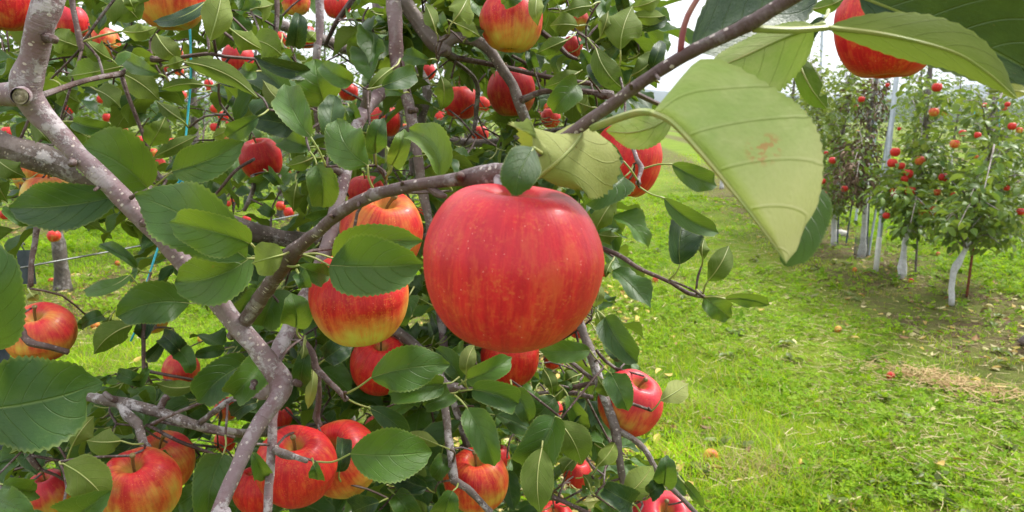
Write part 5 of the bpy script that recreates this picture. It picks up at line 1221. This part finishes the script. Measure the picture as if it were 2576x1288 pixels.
# their apples, one by one
RA = [(640, 765, 46, 'highest red apple left of the forked white twig by the grey pole'), (625, 820, 46, 'red apple touching the grey pole at the right row'), (670, 835, 36, 'dull red apple half shaded by leaves beside the grey pole'), (765, 808, 48, 'round orange apple right of the others on the tree with the swollen graft'), (705, 875, 46, 'upper of two red apples touching one another in the young tree'),
      (688, 900, 34, 'lower of two red apples touching one another in the young tree'), (642, 965, 50, 'red double apple low beside the grey pole'), (715, 960, 50, 'red apple with a shine in the middle of the young tree'), (882, 893, 44, 'dark pinkish apple standing alone right of the young tree with the graft'), (750, 1040, 50, 'yellow red apple above the hanging dark leaves'), (838, 1062, 50, 'orange apple lowest at the right above the hanging dark leaves'),
      (595, 1085, 34, 'small apple low in the leaves against the grey pole'), (778, 1066, 34, 'orange apple hidden under the yellow red one'), (325, 808, 36, 'pinkish apple among brown withered leaves'), (277, 978, 34, 'red apple low on the tree with the short white trunk'), (292, 770, 20, 'tiny red apple above the pinkish one at the withered tree'), (275, 912, 30, 'pale red apple left of the withered tree'), (385, 950, 32, 'dark apple under the withered leaves'),
      (850, 440, 46, 'wide red apple high on the leader near the large hanging apple'), (835, 565, 46, 'striped orange apple on the tall leader right of the grey pole'), (470, 500, 30, 'pair-like red apple high left of the withered leaves'), (443, 535, 20, 'tiny red apple under the high left one'), (450, 665, 20, 'tiny orange apple left of the withered trunk'), (980, 670, 34, 'red apple in the crown of the crooked white tree'), (1228, 635, 38, 'dark red apple at the right edge high in the crown'),
      (1055, 680, 32, 'shaded red apple right of the brownish leaves'), (940, 725, 44, 'orange apple half covered by leaves at the left of the crooked tree'), (1205, 525, 26, 'small red apple under the large dark leaf at the right'), (1265, 655, 30, 'orange apple at the right edge beside the dark red one'), (972, 1025, 28, 'red apple low on the crooked tree by a white trunk'), (1272, 1065, 36, 'pink apple at the right edge low down'), (1048, 790, 22, 'tiny orange apple in the middle of the crooked tree'),
      (960, 520, 24, 'tiny red apple by the tall leaders at the right'), (1200, 945, 30, 'dull apple at the slanting white trunk'), (930, 975, 22, 'tiny red apple left of the low red one on the crooked tree'), (600, 428, 20, 'tiny red apple against the sky beside the grey pole'), (660, 648, 18, 'tiny red apple against the dark hill'), (180, 570, 20, 'tiny orange apple left of the young trees'), (852, 968, 34, 'yellowish apple in the leaves between two young trees'), (888, 572, 24, 'tiny orange apple right of the striped one'), (1090, 528, 22, 'tiny red apple right of the blue mountain')]
for x, y, w_, lab in RA:
    d = .082*F/(w_*.5); d = min(d, 11.0); g = random.random()
    base_d = d2 if x > 560 and x < 930 else (d1 if x >= 930 else d3)
    d = base_d*.90 if w_ > 29 else base_d*.98
    o = apple(1932+x*.5, y*.5, w_*.5*1.06, lab, .45 if 'orange' in lab or 'yellow' in lab else .1+.12*g, .3, .35 if 'pink' in lab else .1, d=d, far=True, guard=False, hang=False)
    o['group'] = 'apples on the young trees'

# ------------------------------------------------------------------ poles, stakes, twine, wire
def rod(name, P, r, mat, label, cat, sides=14, extra=None, group=None):
    base = np.array(P[0]); r_ = tag(empty(name, base), label, cat, group); C = catmull(np.array(P), .1 if len(P) < 3 else .02)
    v, q, t, uv = tube(C, np.full(len(C), r), sides); ac = Acc(); ac.add(v, q, t, uv); obj('shaft', ac.mesh('shaft', [M[mat]], base), r_)
    return r_, base
def ring(parent, base, p, axis, r, h, mat, name):
    p = np.array(p); axis = nrm(axis); C = np.array([p-axis*h/2, p, p+axis*h/2]); v, q, t, uv = tube(C, np.full(3, r), 14); ac = Acc(); ac.add(v, q, t, uv); obj(name, ac.mesh(name, [M[mat]], base), parent)
b, d = gpos(2203, 682); top = at(2262, 130, d); ax = nrm(top-b)
r_, bs = rod('support_pole', [b-[0, 0, .05], b+(top-b)*.5, top+ax*.6], .0243, 'steel', 'tall grey blue steel pole standing among the young trees', 'pole')
M['pvc'] = mat_simple('pale_sleeve', (0.50, 0.50, 0.46), (0.60, 0.59, 0.55), 20, .5)
C = np.array([b-[0, 0, .02], b+ax*.17, b+ax*.34]); v, q, t, uv = tube(C, np.full(3, .0258), 14); ac = Acc(); ac.add(v, q, t, uv); obj('sleeve', ac.mesh('sleeve', [M['pvc']], bs), r_)
ring(r_, bs, b+ax*.82, ax, .0275, .02, 'steel', 'collar'); ring(r_, bs, at(2236, 372, d), ax, .0262, .012, 'grass' if False else 'steel', 'collar')
b, d = gpos(2432, 742); top = at(2450, 612, d); ax = nrm(top-b)
r_, bs = rod('stake', [b-[0, 0, .05], (b+top)/2, top+ax*.35], .009, 'steel', 'thin stake, rusty below and steel grey above, by the crooked white trunk', 'stake', 10)
C = np.array([b-[0, 0, .03], b+ax*.2, b+ax*.45]); v, q, t, uv = tube(C, np.full(3, .0105), 10); ac = Acc(); ac.add(v, q, t, uv); obj('rusty_foot', ac.mesh('rusty_foot', [M['rust']], bs), r_)
for (bx, by, tx, ty, lab) in ((2303, 690, 2312, 520, 'thin grey stake right of the trunk with the swollen graft'), (2128, 612, 2150, 470, 'thin dark stake leaning between two young trees'), (2180, 640, 2196, 300, 'thin stake tied behind the withered tree'), (2107, 612, 2114, 420, 'thin stake behind the short white trunk')):
    b, d = gpos(bx, by); top = at(tx, ty, d); rod('stake', [b-[0, 0, .05], (b+top)/2, top], .011, 'bark_grey' if bx > 2200 else 'steel_dark', lab, 'stake', 8, group='thin stakes of the right row')
for (bx, by, tx, ty, r, lab) in ((2050, 560, 2072, -20, .02, 'slender pole rising against the white sky, left one'), (2150, 566, 2210, 180, .02, 'slender pole leaning behind the withered tree'), (2180, 556, 2216, 170, .018, 'second slender pole close behind the withered tree'), (2185, 640, 2250, 230, .012, 'white rod leaning left of the tall grey blue pole'), (2478, 560, 2500, 230, .03, 'dark post with a cyan tie inside the crooked tree'), (2492, 560, 2512, 235, .026, 'twin dark post beside the cyan tied one')):
    b, d = gpos(bx, by); top = at(tx, ty, d); r_, bs = rod('support_pole', [b-[0, 0, .05], (b+top)/2, top], r, 'bark_grey' if 'dark' in lab else 'steel', lab, 'pole', 10, group='poles of the right row')
    if 'cyan tie i' in lab: ring(r_, bs, at(2498, 303, d), top-b, .06, .02, 'twine', 'tie')
# cyan strings in the right row
for j, (x0, y0, x1, y1, dv) in enumerate(((2452, 272, 2446, 345, 0), (2511, 255, 2514, 370, 0), (2202, 345, 2204, 400, 0), (2490, 425, 2486, 455, 0), (2516, 425, 2518, 460, 0))):
    dv = d1 if x0 > 2400 else d3; a, c = at(x0, y0, dv), at(x1, y1, dv)
    P = catmull(np.array([a, (a+c)/2+[.004, 0, 0], c]), .02); v, q, t, uv = tube(P, np.full(len(P), .0026), 5); ac = Acc(); ac.add(v, q, t, uv)
    tag(obj('twine', ac.mesh('twine', [M['twine']], c), None, c), ['cyan string hanging left of the twin dark posts', 'cyan string hanging right of the twin dark posts', 'cyan string beside the withered trunk', 'short cyan string left, under the twin posts', 'short cyan string right, under the twin posts'][j], 'string', 'cyan strings in the right row')
# pink ribbon
ac = Acc()
for (x, y, w_, h, a) in ((2168, 428, 8, 16, .3), (2176, 420, 10, 8, -.4), (2184, 415, 9, 7, .2), (2164, 436, 7, 9, .6)):
    c = at(x, y, d3*.93); ww, hh = w_*d3/F*.6, h*d3/F*.6; ca, sa = math.cos(a), math.sin(a); v = []
    for i in range(5):
        f = i/4-.5; v += [c+RT*(ca*-ww/2+sa*hh*f)+UP*(hh*f*ca-sa*ww/2)+FW*.02*math.sin(i*2), c+RT*(ca*ww/2+sa*hh*f)+UP*(hh*f*ca+sa*ww/2)+FW*.02*math.cos(i*2)]
    ac.add(np.array(v), [(2*i, 2*i+1, 2*i+3, 2*i+2) for i in range(4)])
c = at(2175, 424, d3*.93); tag(obj('ribbon', ac.mesh('ribbon', [M['pink']], c), None, c), 'bright pink ribbon tied to the trunk of the withered tree', 'ribbon')
# wire-mesh guard round the withered tree's foot
ac = Acc(); g0 = b3
for k in range(22):
    for s_ in (1, -1):
        P = np.array([g0+np.array([.075*math.cos(a), .075*math.sin(a), .005+.22*f]) for f, a in ((f, k*2*math.pi/22+s_*f*1.6) for f in np.linspace(0, 1, 8))]); v, q, t, uv = tube(P, np.full(8, .0014), 4, False); ac.add(v, q, t, uv)
tag(obj('mesh_guard', ac.mesh('mesh_guard', [M['wire']], g0), None, g0), 'wire mesh guard round the foot of the withered tree', 'guard')
# left foreground post, wire with a steel plate, blue twine
b = np.array([*at(-8, 900, 1.45)[:2], 0]); r_, bs = rod('steel_post', [b-[0, 0, .1], b+[0, 0, 1.2], b+[0, 0, 2.4]], .022, 'steel_dark', 'dark grey blue steel post at the left edge', 'post')
ring(r_, bs, b+[0, 0, 2.4], [0, 0, 1], .024, .02, 'steel_dark', 'cap')
P = [at(-260, 735, 1.35), at(60, 672, 1.5), at(350, 619, 1.75), at(650, 560, 2.1), at(850, 521, 2.5), at(1150, 462, 3.4)]
C = catmull(np.array(P), .05); v, q, t, uv = tube(C, np.full(len(C), .0022), 8); ac = Acc(); ac.add(v, q, t, uv); tag(obj('trellis_wire', ac.mesh('trellis_wire', [M['wire']], P[1]), None, P[1]), 'trellis wire strung behind the thick limb at the left', 'wire')
def boxv(c, ex, ey, ez):
    s_ = np.array([[x, y, z] for x in (-1, 1) for y in (-1, 1) for z in (-1, 1)], float); v = c+s_[:, :1]*ex+s_[:, 1:2]*ey+s_[:, 2:]*ez
    return v, [(0, 1, 3, 2), (4, 6, 7, 5), (0, 4, 5, 1), (2, 3, 7, 6), (0, 2, 6, 4), (1, 5, 7, 3)]
c = at(66, 672, 1.53); pl = tag(empty('steel_plate', c), 'dark blue steel plate hanging on the trellis wire at the left', 'plate')
v, q = boxv(np.zeros(3), RT*.0155, FW*.002, np.array([0, 0, .036])); ac = Acc(); ac.add(v, q); me = ac.mesh('plate', [M['steel_dark']]); me.polygons.foreach_set('use_smooth', [False]*len(me.polygons)); obj('plate', me, pl)
v, q = boxv(RT*.0155-FW*.011, RT*.002, FW*.011, np.array([0, 0, .036])); ac = Acc(); ac.add(v, q); me = ac.mesh('flange', [M['steel_dark']]); me.polygons.foreach_set('use_smooth', [False]*len(me.polygons)); obj('flange', me, pl)
v, q, t, uv = tube(np.array([[0, 0, .036], [0, -.006, .046], [0, 0, .052], [0, .004, .046]]), np.full(4, .0015), 6); ac = Acc(); ac.add(v, q, t, uv); obj('hook', ac.mesh('hook', [M['wire']]), pl)
tw = tag(empty('blue_twine', at(457, 452, .93)), 'cyan blue twine hanging down through the leaves with a knotted loop', 'twine'); tb = at(457, 452, .93)
def strand(name, pts, r=.0014):
    C = catmull(np.array([at(*p) for p in pts]), .012); v, q, t, uv = tube(C, np.full(len(C), r), 7, True, .12, 3); ac = Acc(); ac.add(v, q, t, uv); obj(name, ac.mesh(name, [M['twine']], tb), tw)
strand('upper_strand', [(470, -80, .92), (476, 40, .92), (480, 130, .92), (480, 200, .92), (474, 270, .93), (468, 340, .93), (464, 385, .93), (457, 448, .93)])
strand('knot', [(452, 446, .93), (458, 442, .925), (463, 448, .928), (457, 454, .932), (452, 449, .927), (460, 446, .922)], .002)
strand('tail', [(457, 450, .93), (446, 462, .925), (432, 480, .92), (425, 490, .92)]); strand('tail', [(458, 450, .928), (455, 470, .925), (456, 490, .92)]); strand('tail', [(458, 450, .928), (463, 470, .925), (466, 492, .92)])
strand('lower_strand', [(456, 452, .935), (430, 530, .96), (398, 620, .96), (380, 678, .95), (366, 720, .95), (352, 790, .95), (344, 825, .95), (328, 858, .95)])
# wooden post behind the trunk
b = np.array([*at(868, 970, 2.15)[:2], 0]); r_, bs = rod('wooden_post', [b-[0, 0, .1], b+[0, 0, .5], b+[0, 0, 1.15]], .026, 'bark_dark', 'dark post beside the trunk of the near tree', 'post')
ring(r_, bs, b+[0, 0, 1.15], [0, 0, 1], .024, .015, 'bark_dark', 'cap')
# ------------------------------------------------------------------ meadow
gG = np.random.RandomState(21)
def scatter(n, r0, r1, az=(-.75, .85), power=1.0):
    """polar scatter about the standpoint, thinning with distance"""
    r = r0*(r1/r0)**gG.rand(n); a = gG.uniform(az[0], az[1], n); return np.stack([r*np.sin(a), r*np.cos(a), np.zeros(n)], -1), r
def rowdist(lat): return np.abs((((lat-2.95)/3.65)+.5) % 1.0 - .5)*3.65
def zones(P):
    lat = P @ LATN; lon = P @ ROW
    nA = VN[2](P[:, 0]*1.3, P[:, 1]*1.3); nB_ = VN[3](P[:, 0]*4.1, P[:, 1]*4.1); nC = VN[4](P[:, 0]*.55, P[:, 1]*.55)
    row = np.clip(1.15-(rowdist(lat)+(nB_-.5)*.9+(nA-.5)*.5-.15)/.72, 0, 1)
    straw = 1.25*np.exp(-((lat-1.70-(nC-.5)*.8)/.45)**2)*np.clip(.15+1.6*nA, 0, 1) + .55*np.exp(-((lat-.75)/.25)**2)*np.clip(nA*2.2-1, 0, 1)
    return lat, lon, nA, nB_, nC, row, np.clip(straw, 0, 1)
def blades(P, r, hh, ww, col, lean, seed):
    """each blade: bent strip of two quads and a tip"""
    g = np.random.RandomState(seed); n = len(P); a = g.uniform(0, 6.283, n); dx = np.stack([np.cos(a), np.sin(a), np.zeros(n)], -1); sd_ = np.stack([-np.sin(a), np.cos(a), np.zeros(n)], -1)
    rows = []
    for f, wf in ((0, 1.0), (.45, .85), (.8, .5)):
        c = P + dx*(lean*hh*f**1.7)[:, None] + np.array([0, 0, 1.])*(hh*(f-.25*np.minimum(lean, 1)*f*f))[:, None]
        rows.append(c-sd_*(ww*wf*.5)[:, None]); rows.append(c+sd_*(ww*wf*.5)[:, None])
    tip = P + dx*(lean*hh)[:, None] + np.array([0, 0, 1.])*(hh*(1-.25*np.minimum(lean, 1)))[:, None]
    V = np.stack(rows+[tip], 1); i = np.arange(n)[:, None]*7
    Q = np.concatenate([i+np.array([[0, 1, 3, 2]]), i+np.array([[2, 3, 5, 4]])]); T = i+np.array([[4, 5, 6]])
    c7 = np.repeat(col[:, None], 7, 1)*np.array([.55, .55, .85, .85, 1.05, 1.05, 1.15])[None, :, None]*0+np.repeat(col[:, None], 7, 1)
    return V.reshape(-1, 3), Q, T, c7.reshape(-1, 3)
def pal(n, a, b, g): f = g.rand(n, 1); return np.array(a)*(1-f)+np.array(b)*f
N = 380000
P, r = scatter(N, 1.7, 34); lat, lon, nA, nB_, nC, row, straw = zones(P)
nD = VN[1](P[:, 0]*9.3, P[:, 1]*9.3); keep = gG.rand(N) < np.clip((1-.68*row)*(1-.6*straw)*(.15+1.2*nB_)*(.5+.8*nA)*(.35+1.2*nD), .03, 1); P, r = P[keep], r[keep]; lat, nA, nB_, nC, row, straw = (q_[keep] for q_ in (lat, nA, nB_, nC, row, straw))
n = len(P); P[:, 2] = gz(P[:, 0], P[:, 1])-.004
col = pal(n, (.180, .350, .006), (.310, .500, .012), gG); col = col*(.62+.7*nA)[:, None]*(.7+.6*VN[5](P[:, 0]*5.2, P[:, 1]*5.2))[:, None]
dry = gG.rand(n) < (.07+.6*straw+.3*row+.5*np.clip(nB_*2.6-1.7, 0, 1)); col[dry] = pal(dry.sum(), (.24, .20, .07), (.40, .34, .15), gG)
yl = (~dry) & (gG.rand(n) < .25+.4*straw); col[yl] = pal(yl.sum(), (.30, .38, .015), (.42, .44, .04), gG)
tall = np.clip(1.25-.7*straw-.5*row+.5*(nC-.5), .35, 1.5); hh = gG.uniform(.022, .062, n)*tall; lush = (lat > .15) & (lat < .9) & (r < 4.5); hh[lush] *= 1.35
lean = gG.uniform(.15, 1.3, n); lean[dry] = gG.uniform(.8, 2.6, dry.sum()); ww = gG.uniform(.0022, .0042, n)*np.maximum(1, r/4.2)**.85
V, Q, T, C7 = blades(P, r, hh, ww, col, lean, 3)
tag(obj('grass', mk_mesh('grass', V, Q, T, col=C7, mats=[M['grass']])), 'green and dry grass of the mown path between the tree rows', 'grass', kind='stuff')
# clover and other small broad leaves
N = 90000
P, r = scatter(N, 1.8, 15); lat, lon, nA, nB_, nC, row, straw = zones(P)
cl = VN[5](P[:, 0]*2.1+9, P[:, 1]*2.1); keep = gG.rand(N) < np.clip((cl-.30)*3.2, .02, 1)*np.clip(1-.75*row, .15, 1)*np.clip(1-.4*straw, .3, 1); P, r = P[keep], r[keep]; n = len(P)
P[:, 2] = gz(P[:, 0], P[:, 1])+gG.uniform(.008, .045, n); a0_ = gG.uniform(0, 6.283, n); sz = gG.uniform(.0075, .016, n)*np.maximum(1, r/5)
colc = pal(n, (.130, .265, .010), (.260, .400, .02), gG); big = gG.rand(n) < .10; sz[big] *= 1.9; colc[big] *= .8
Vs, Qs, Cs = [], [], []
tl = np.stack([gG.normal(0, .42, n), gG.normal(0, .42, n)], -1)
for k in range(3):
    a = a0_+k*2.094; dx = np.stack([np.cos(a), np.sin(a)], -1); sx_ = np.stack([-np.sin(a), np.cos(a)], -1); v5 = []
    for f, s_, up in ((0.05, 0, 0), (.75, -.62, .25), (1.45, 0, .05), (.75, .62, .25)):
        xy = dx*f+sx_*s_; v5.append(np.concatenate([P[:, :2]+xy*sz[:, None], (P[:, 2]+sz*(up+(xy*tl).sum(1)))[:, None]], 1))
    Vs.append(np.stack(v5, 1).reshape(-1, 3)); Qs.append(np.arange(n)[:, None]*4+np.array([[0, 1, 2, 3]])+k*n*4); Cs.append(np.repeat(colc*(.9+.2*gG.rand(n, 1)), 4, 0))
tag(obj('clover', mk_mesh('clover', np.concatenate(Vs), np.concatenate(Qs), col=np.concatenate(Cs), mats=[M['grass']], smooth=False)), 'clover and low broad-leaved weeds in the grass', 'weeds', kind='stuff')
# rosettes of dock and plantain
rp, rX, rZ, rs = [], [], [], []
for k in range(230):
    rr = 2.2*(10/2.2)**gG.rand(); a = gG.uniform(-.3, .75); c0 = np.array([rr*math.sin(a), rr*math.cos(a), 0]); c0[2] = gz(c0[0], c0[1])+.004
    for j in range(gG.randint(4, 9)):
        az = gG.rand()*6.283; el = gG.uniform(.15, .8); rp.append(c0); rX.append([math.cos(az)*math.cos(el), math.sin(az)*math.cos(el), math.sin(el)]); rZ.append([0, 0, 1.]); rs.append(gG.uniform(.035, .085))
o = join_leaves('broad_weeds', MIDV, np.array(rp), np.array(rX), np.array(rZ), np.array(rs), [M['leaf'], M['petiole']], None, (0, 0, 0)); o.color = (.25, 0, 0, 1); tag(o, 'broad-leaved dock and plantain rosettes in the grass', 'weeds')
# mown hay lying in swathes
def lying(n, P, L_, col, h, seed, wid=(.0016, .003)):
    g = np.random.RandomState(seed); a = g.uniform(0, 6.283, n); dx = np.stack([np.cos(a), np.sin(a), g.normal(0, .16, n)], -1); sd_ = np.stack([-np.sin(a), np.cos(a), np.zeros(n)], -1)
    w_ = g.uniform(wid[0], wid[1], n); rows = []; cv = g.normal(0, .22, n)
    for f in (-.5, 0, .5):
        c = P+dx*(L_*f)[:, None]+sd_*(cv*L_*(f*f))[:, None]+np.array([0, 0, 1.])*(h-.0*f)[:, None]; rows += [c-sd_*w_[:, None]*.5, c+sd_*w_[:, None]*.5+[0, 0, .0015]]
    V = np.stack(rows, 1); i = np.arange(n)[:, None]*6
    return V.reshape(-1, 3), np.concatenate([i+np.array([[0, 1, 3, 2]]), i+np.array([[2, 3, 5, 4]])]), np.repeat(col, 6, 0)
N = 60000; P, r = scatter(N, 1.9, 16); lat, lon, nA, nB_, nC, row, straw = zones(P); keep = gG.rand(N) < np.clip(straw*1.3+.16+.6*row*nB_, 0, 1)*np.clip(.2+1.2*nB_, 0, 1); P, r = P[keep], r[keep]; n = len(P); P[:, 2] = gz(P[:, 0], P[:, 1])
V1, Q1, C1 = lying(n, P, gG.uniform(.02, .11, n), pal(n, (.30, .24, .10), (.58, .50, .27), gG), gG.uniform(.006, .04, n), 5)
hp_ = ground(2370, 965); n2 = 900; A = gG.normal(0, 1, (n2, 2)); P2 = hp_+LATN*(A[:, :1]*.15+.07*A[:, 1:])+ROW*(-A[:, :1]*.13+.06*A[:, 1:]); P2[:, 2] = gz(P2[:, 0], P2[:, 1])
V2, Q2, C2 = lying(n2, P2, gG.uniform(.03, .14, n2), pal(n2, (.28, .16, .06), (.55, .42, .20), gG), np.abs(gG.normal(0, 1, n2))*.018+.02, 6, (.002, .0035))
tag(obj('hay', mk_mesh('hay', V1, Q1, col=C1, mats=[M['straw']])), 'dry mown hay scattered in a swathe along the path', 'hay', kind='stuff')
tag(obj('hay_heap', mk_mesh('hay_heap', V2-hp_, Q2, col=C2, mats=[M['straw']]), None, hp_), 'small brownish heap of dry hay on the grass at the right', 'hay')
# fallen leaves: the largest ones singly, the rest as litter
def fallen_mesh(seed):
    v, q, uv, mi = leaf_variant(seed, 6, 2, .33, .25, pet=0, low=True); return v*np.array([1, 1, 1.0]), q, uv, mi
FLV = [fallen_mesh(800+k) for k in range(4)]
PAL = [(.62, .46, .13), (.52, .36, .10), (.30, .17, .07), (.16, .09, .05), (.58, .52, .26), (.34, .30, .12)]
def flat_leaves(P, size, cols, seed, zoff=(.012, .05)):
    g = np.random.RandomState(seed); n = len(P); a = g.uniform(0, 6.283, n); X_ = np.stack([np.cos(a), np.sin(a), g.normal(0, .25, n)], -1); Z_ = np.stack([g.normal(0, .35, n), g.normal(0, .35, n), np.where(g.rand(n) < .5, 1., -1.)], -1)
    Fm = frame_from(X_, Z_); ac = Acc(); wh = g.randint(0, 4, n); P = P+np.array([0, 0, 1.])*g.uniform(zoff[0], zoff[1], n)[:, None]
    for k in range(4):
        id_ = np.where(wh == k)[0]; v, q, uv, mi = FLV[k]
        if len(id_): ac.add((np.einsum('nij,vj->nvi', Fm[id_], v)*size[id_][:, None, None]+P[id_][:, None]).reshape(-1, 3), (q[None]+(np.arange(len(id_))*len(v))[:, None, None]).reshape(-1, 4), None, np.tile(uv, (len(id_), 1)), 0, np.repeat(cols[id_], len(v), 0))
    return ac
N = 34000; P, r = scatter(N, 1.9, 15, (-.8, .85)); lat, lon, nA, nB_, nC, row, straw = zones(P)
nearrow = np.exp(-((lat+.05)/.36)**2)
keep = gG.rand(N) < np.clip(.012+.75*nearrow*(lat > -1.3)+.5*row, 0, .9)*np.clip(.25+nA*1.2, 0, 1); P = P[keep]; n = len(P); P[:, 2] = gz(P[:, 0], P[:, 1])
cols = np.array(PAL)[gG.randint(0, 6, n)]*gG.uniform(.7, 1.1, (n, 1))
ac = flat_leaves(P, gG.uniform(.025, .07, n), cols, 9, (.006, .03)); tag(obj('leaf_litter', ac.mesh('leaf_litter', [M['litter']])), 'yellow and brown leaf litter lying under the tree rows', 'leaf litter', kind='stuff')
single = [(1546, 722), (1562, 738), (1548, 758), (1582, 755), (1600, 772), (1570, 782), (1612, 790), (1540, 790), (1630, 800), (1560, 808), (1595, 820), (1622, 838), (1548, 836), (1570, 770), (1530, 745), (1585, 735), (1640, 812), (1650, 1130), (1668, 1150), (1705, 1166), (1690, 1146), (1582, 1134), (1560, 1150), (1610, 1120), (1640, 1146), (1500, 1196), (1545, 1190), (1520, 1230), (1700, 1180), (1740, 1145), (1480, 1250), (1460, 1275), (1820, 1205), (2110, 1280), (1965, 1160), (2010, 1180), (2350, 1190), (1040, 1240), (1080, 1255), (980, 1260), (1010, 1225), (1320, 1245)]
for j, (x, y) in enumerate(single):
    p = ground(x, y); p[2] = gz(p[0], p[1]); g = np.random.RandomState(900+j); c = np.array([PAL[(0, 1, 4, 0, 2, 4, 5)[j % 7]]])
    ac = flat_leaves(np.zeros((1, 3)), np.array([g.uniform(.06, .09)]), c, 900+j, (.02, .03)); o = obj('fallen_leaf', ac.mesh('fallen_leaf', [M['litter']]), None, p)
    tag(o, ('brown' if j % 7 == 4 else 'olive' if j % 7 == 6 else 'cream' if j % 7 in (2, 5) else 'yellow')+' fallen leaf '+('in the litter right of the largest apple' if y < 900 else 'on the open grass of the path' if x > 1760 else 'on the ground under the near tree' if x < 1400 else 'on the grass edge beside the low pink red apple'), 'fallen leaf', 'fallen leaves beside the path')
for j, (x, y, w_, lab, yl_) in enumerate(((1787, 1168, 40, 'yellowish fallen apple in the tall grass by the near trees', .6), (2107, 833, 18, 'orange fallen apple half rotten in the middle of the path', .6), (2240, 951, 22, 'flat reddish windfall apple left of the hay heap', .25), (1648, 706, 16, 'small fallen apple beside the leaf litter', .4), (130, 711, 17, 'fallen apple left of the dark trunk foot across the grass', .45), (240, 826, 22, 'orange fallen apple in the grass at lower left', .5), (510, 868, 24, 'yellow orange fallen apple in the grass behind the thick limb', .6), (2360, 640, 12, 'fallen apple near the thin grey stake', .3), (2150, 680, 12, 'fallen apple left of the grey blue pole', .4), (296, 662, 14, 'fallen apple far back in the sunny grass at the left', .4), (2292, 706, 14, 'fallen pink apple at the foot of the thin grey stake', .3))):
    p = ground(x, y); d = (p-CAM) @ FW; r = min(.042, w_*.5*d/F); p[2] = gz(p[0], p[1])+r*.75
    o = obj('fallen_apple', APF[j % 3]); o.location = p; o.scale = (r, r, r*.92); o.rotation_euler = (1.1+j, .6*j, j); o.color = (yl_, .2, .2, 1); tag(o, lab, 'apple', 'windfall apples')
    s_ = obj('stem', STV[j % 4], o)
p = ground(2112, 592); ac = Acc(); g = np.random.RandomState(4); bm_v = nrm(g.normal(0, 1, (40, 3)))
th, ph = np.meshgrid(np.linspace(0, 2*np.pi, 12, endpoint=False), np.linspace(.1, 3.04, 8)); V = np.stack([np.sin(ph)*np.cos(th)*.11, np.sin(ph)*np.sin(th)*.07, np.cos(ph)*.05], -1).reshape(-1, 3)*(1+.18*g.normal(0, .5, (96, 1)))
i = np.arange(7)[:, None]*12+np.arange(12)[None]; j_ = np.arange(7)[:, None]*12+(np.arange(12)[None]+1) % 12; p[2] = .03
tag(obj('stone', mk_mesh('stone', V, np.stack([i, i+12, j_+12, j_], -1).reshape(-1, 4), mats=[M['stonewhite']]), None, p), 'pale stone on the grass between two white trunks', 'stone')
# ------------------------------------------------------------------ the air
def haze_box(dens):
    v = np.array([[x, y, z] for x in (-4200, 4200) for y in (-400, 4200) for z in (-3, 215)], float); q = [(0, 1, 3, 2), (4, 6, 7, 5), (0, 4, 5, 1), (2, 3, 7, 6), (0, 2, 6, 4), (1, 5, 7, 3)]
    m_ = bpy.data.materials.new('haze'); m_.use_nodes = True; nt = m_.node_tree
    for n_ in list(nt.nodes): nt.nodes.remove(n_)
    pv = nt.nodes.new('ShaderNodeVolumePrincipled'); pv.inputs['Density'].default_value = dens; pv.inputs['Color'].default_value = (.78, .86, 1.0, 1); ou = nt.nodes.new('ShaderNodeOutputMaterial'); nt.links.new(pv.outputs[0], ou.inputs['Volume'])
    me = mk_mesh('haze', v, q, mats=[m_], smooth=False); o = obj('haze', me); o['kind'] = 'stuff'; o['label'] = 'thin bluish air between the orchard and the hills'; o['category'] = 'haze'
haze_box(.00022)
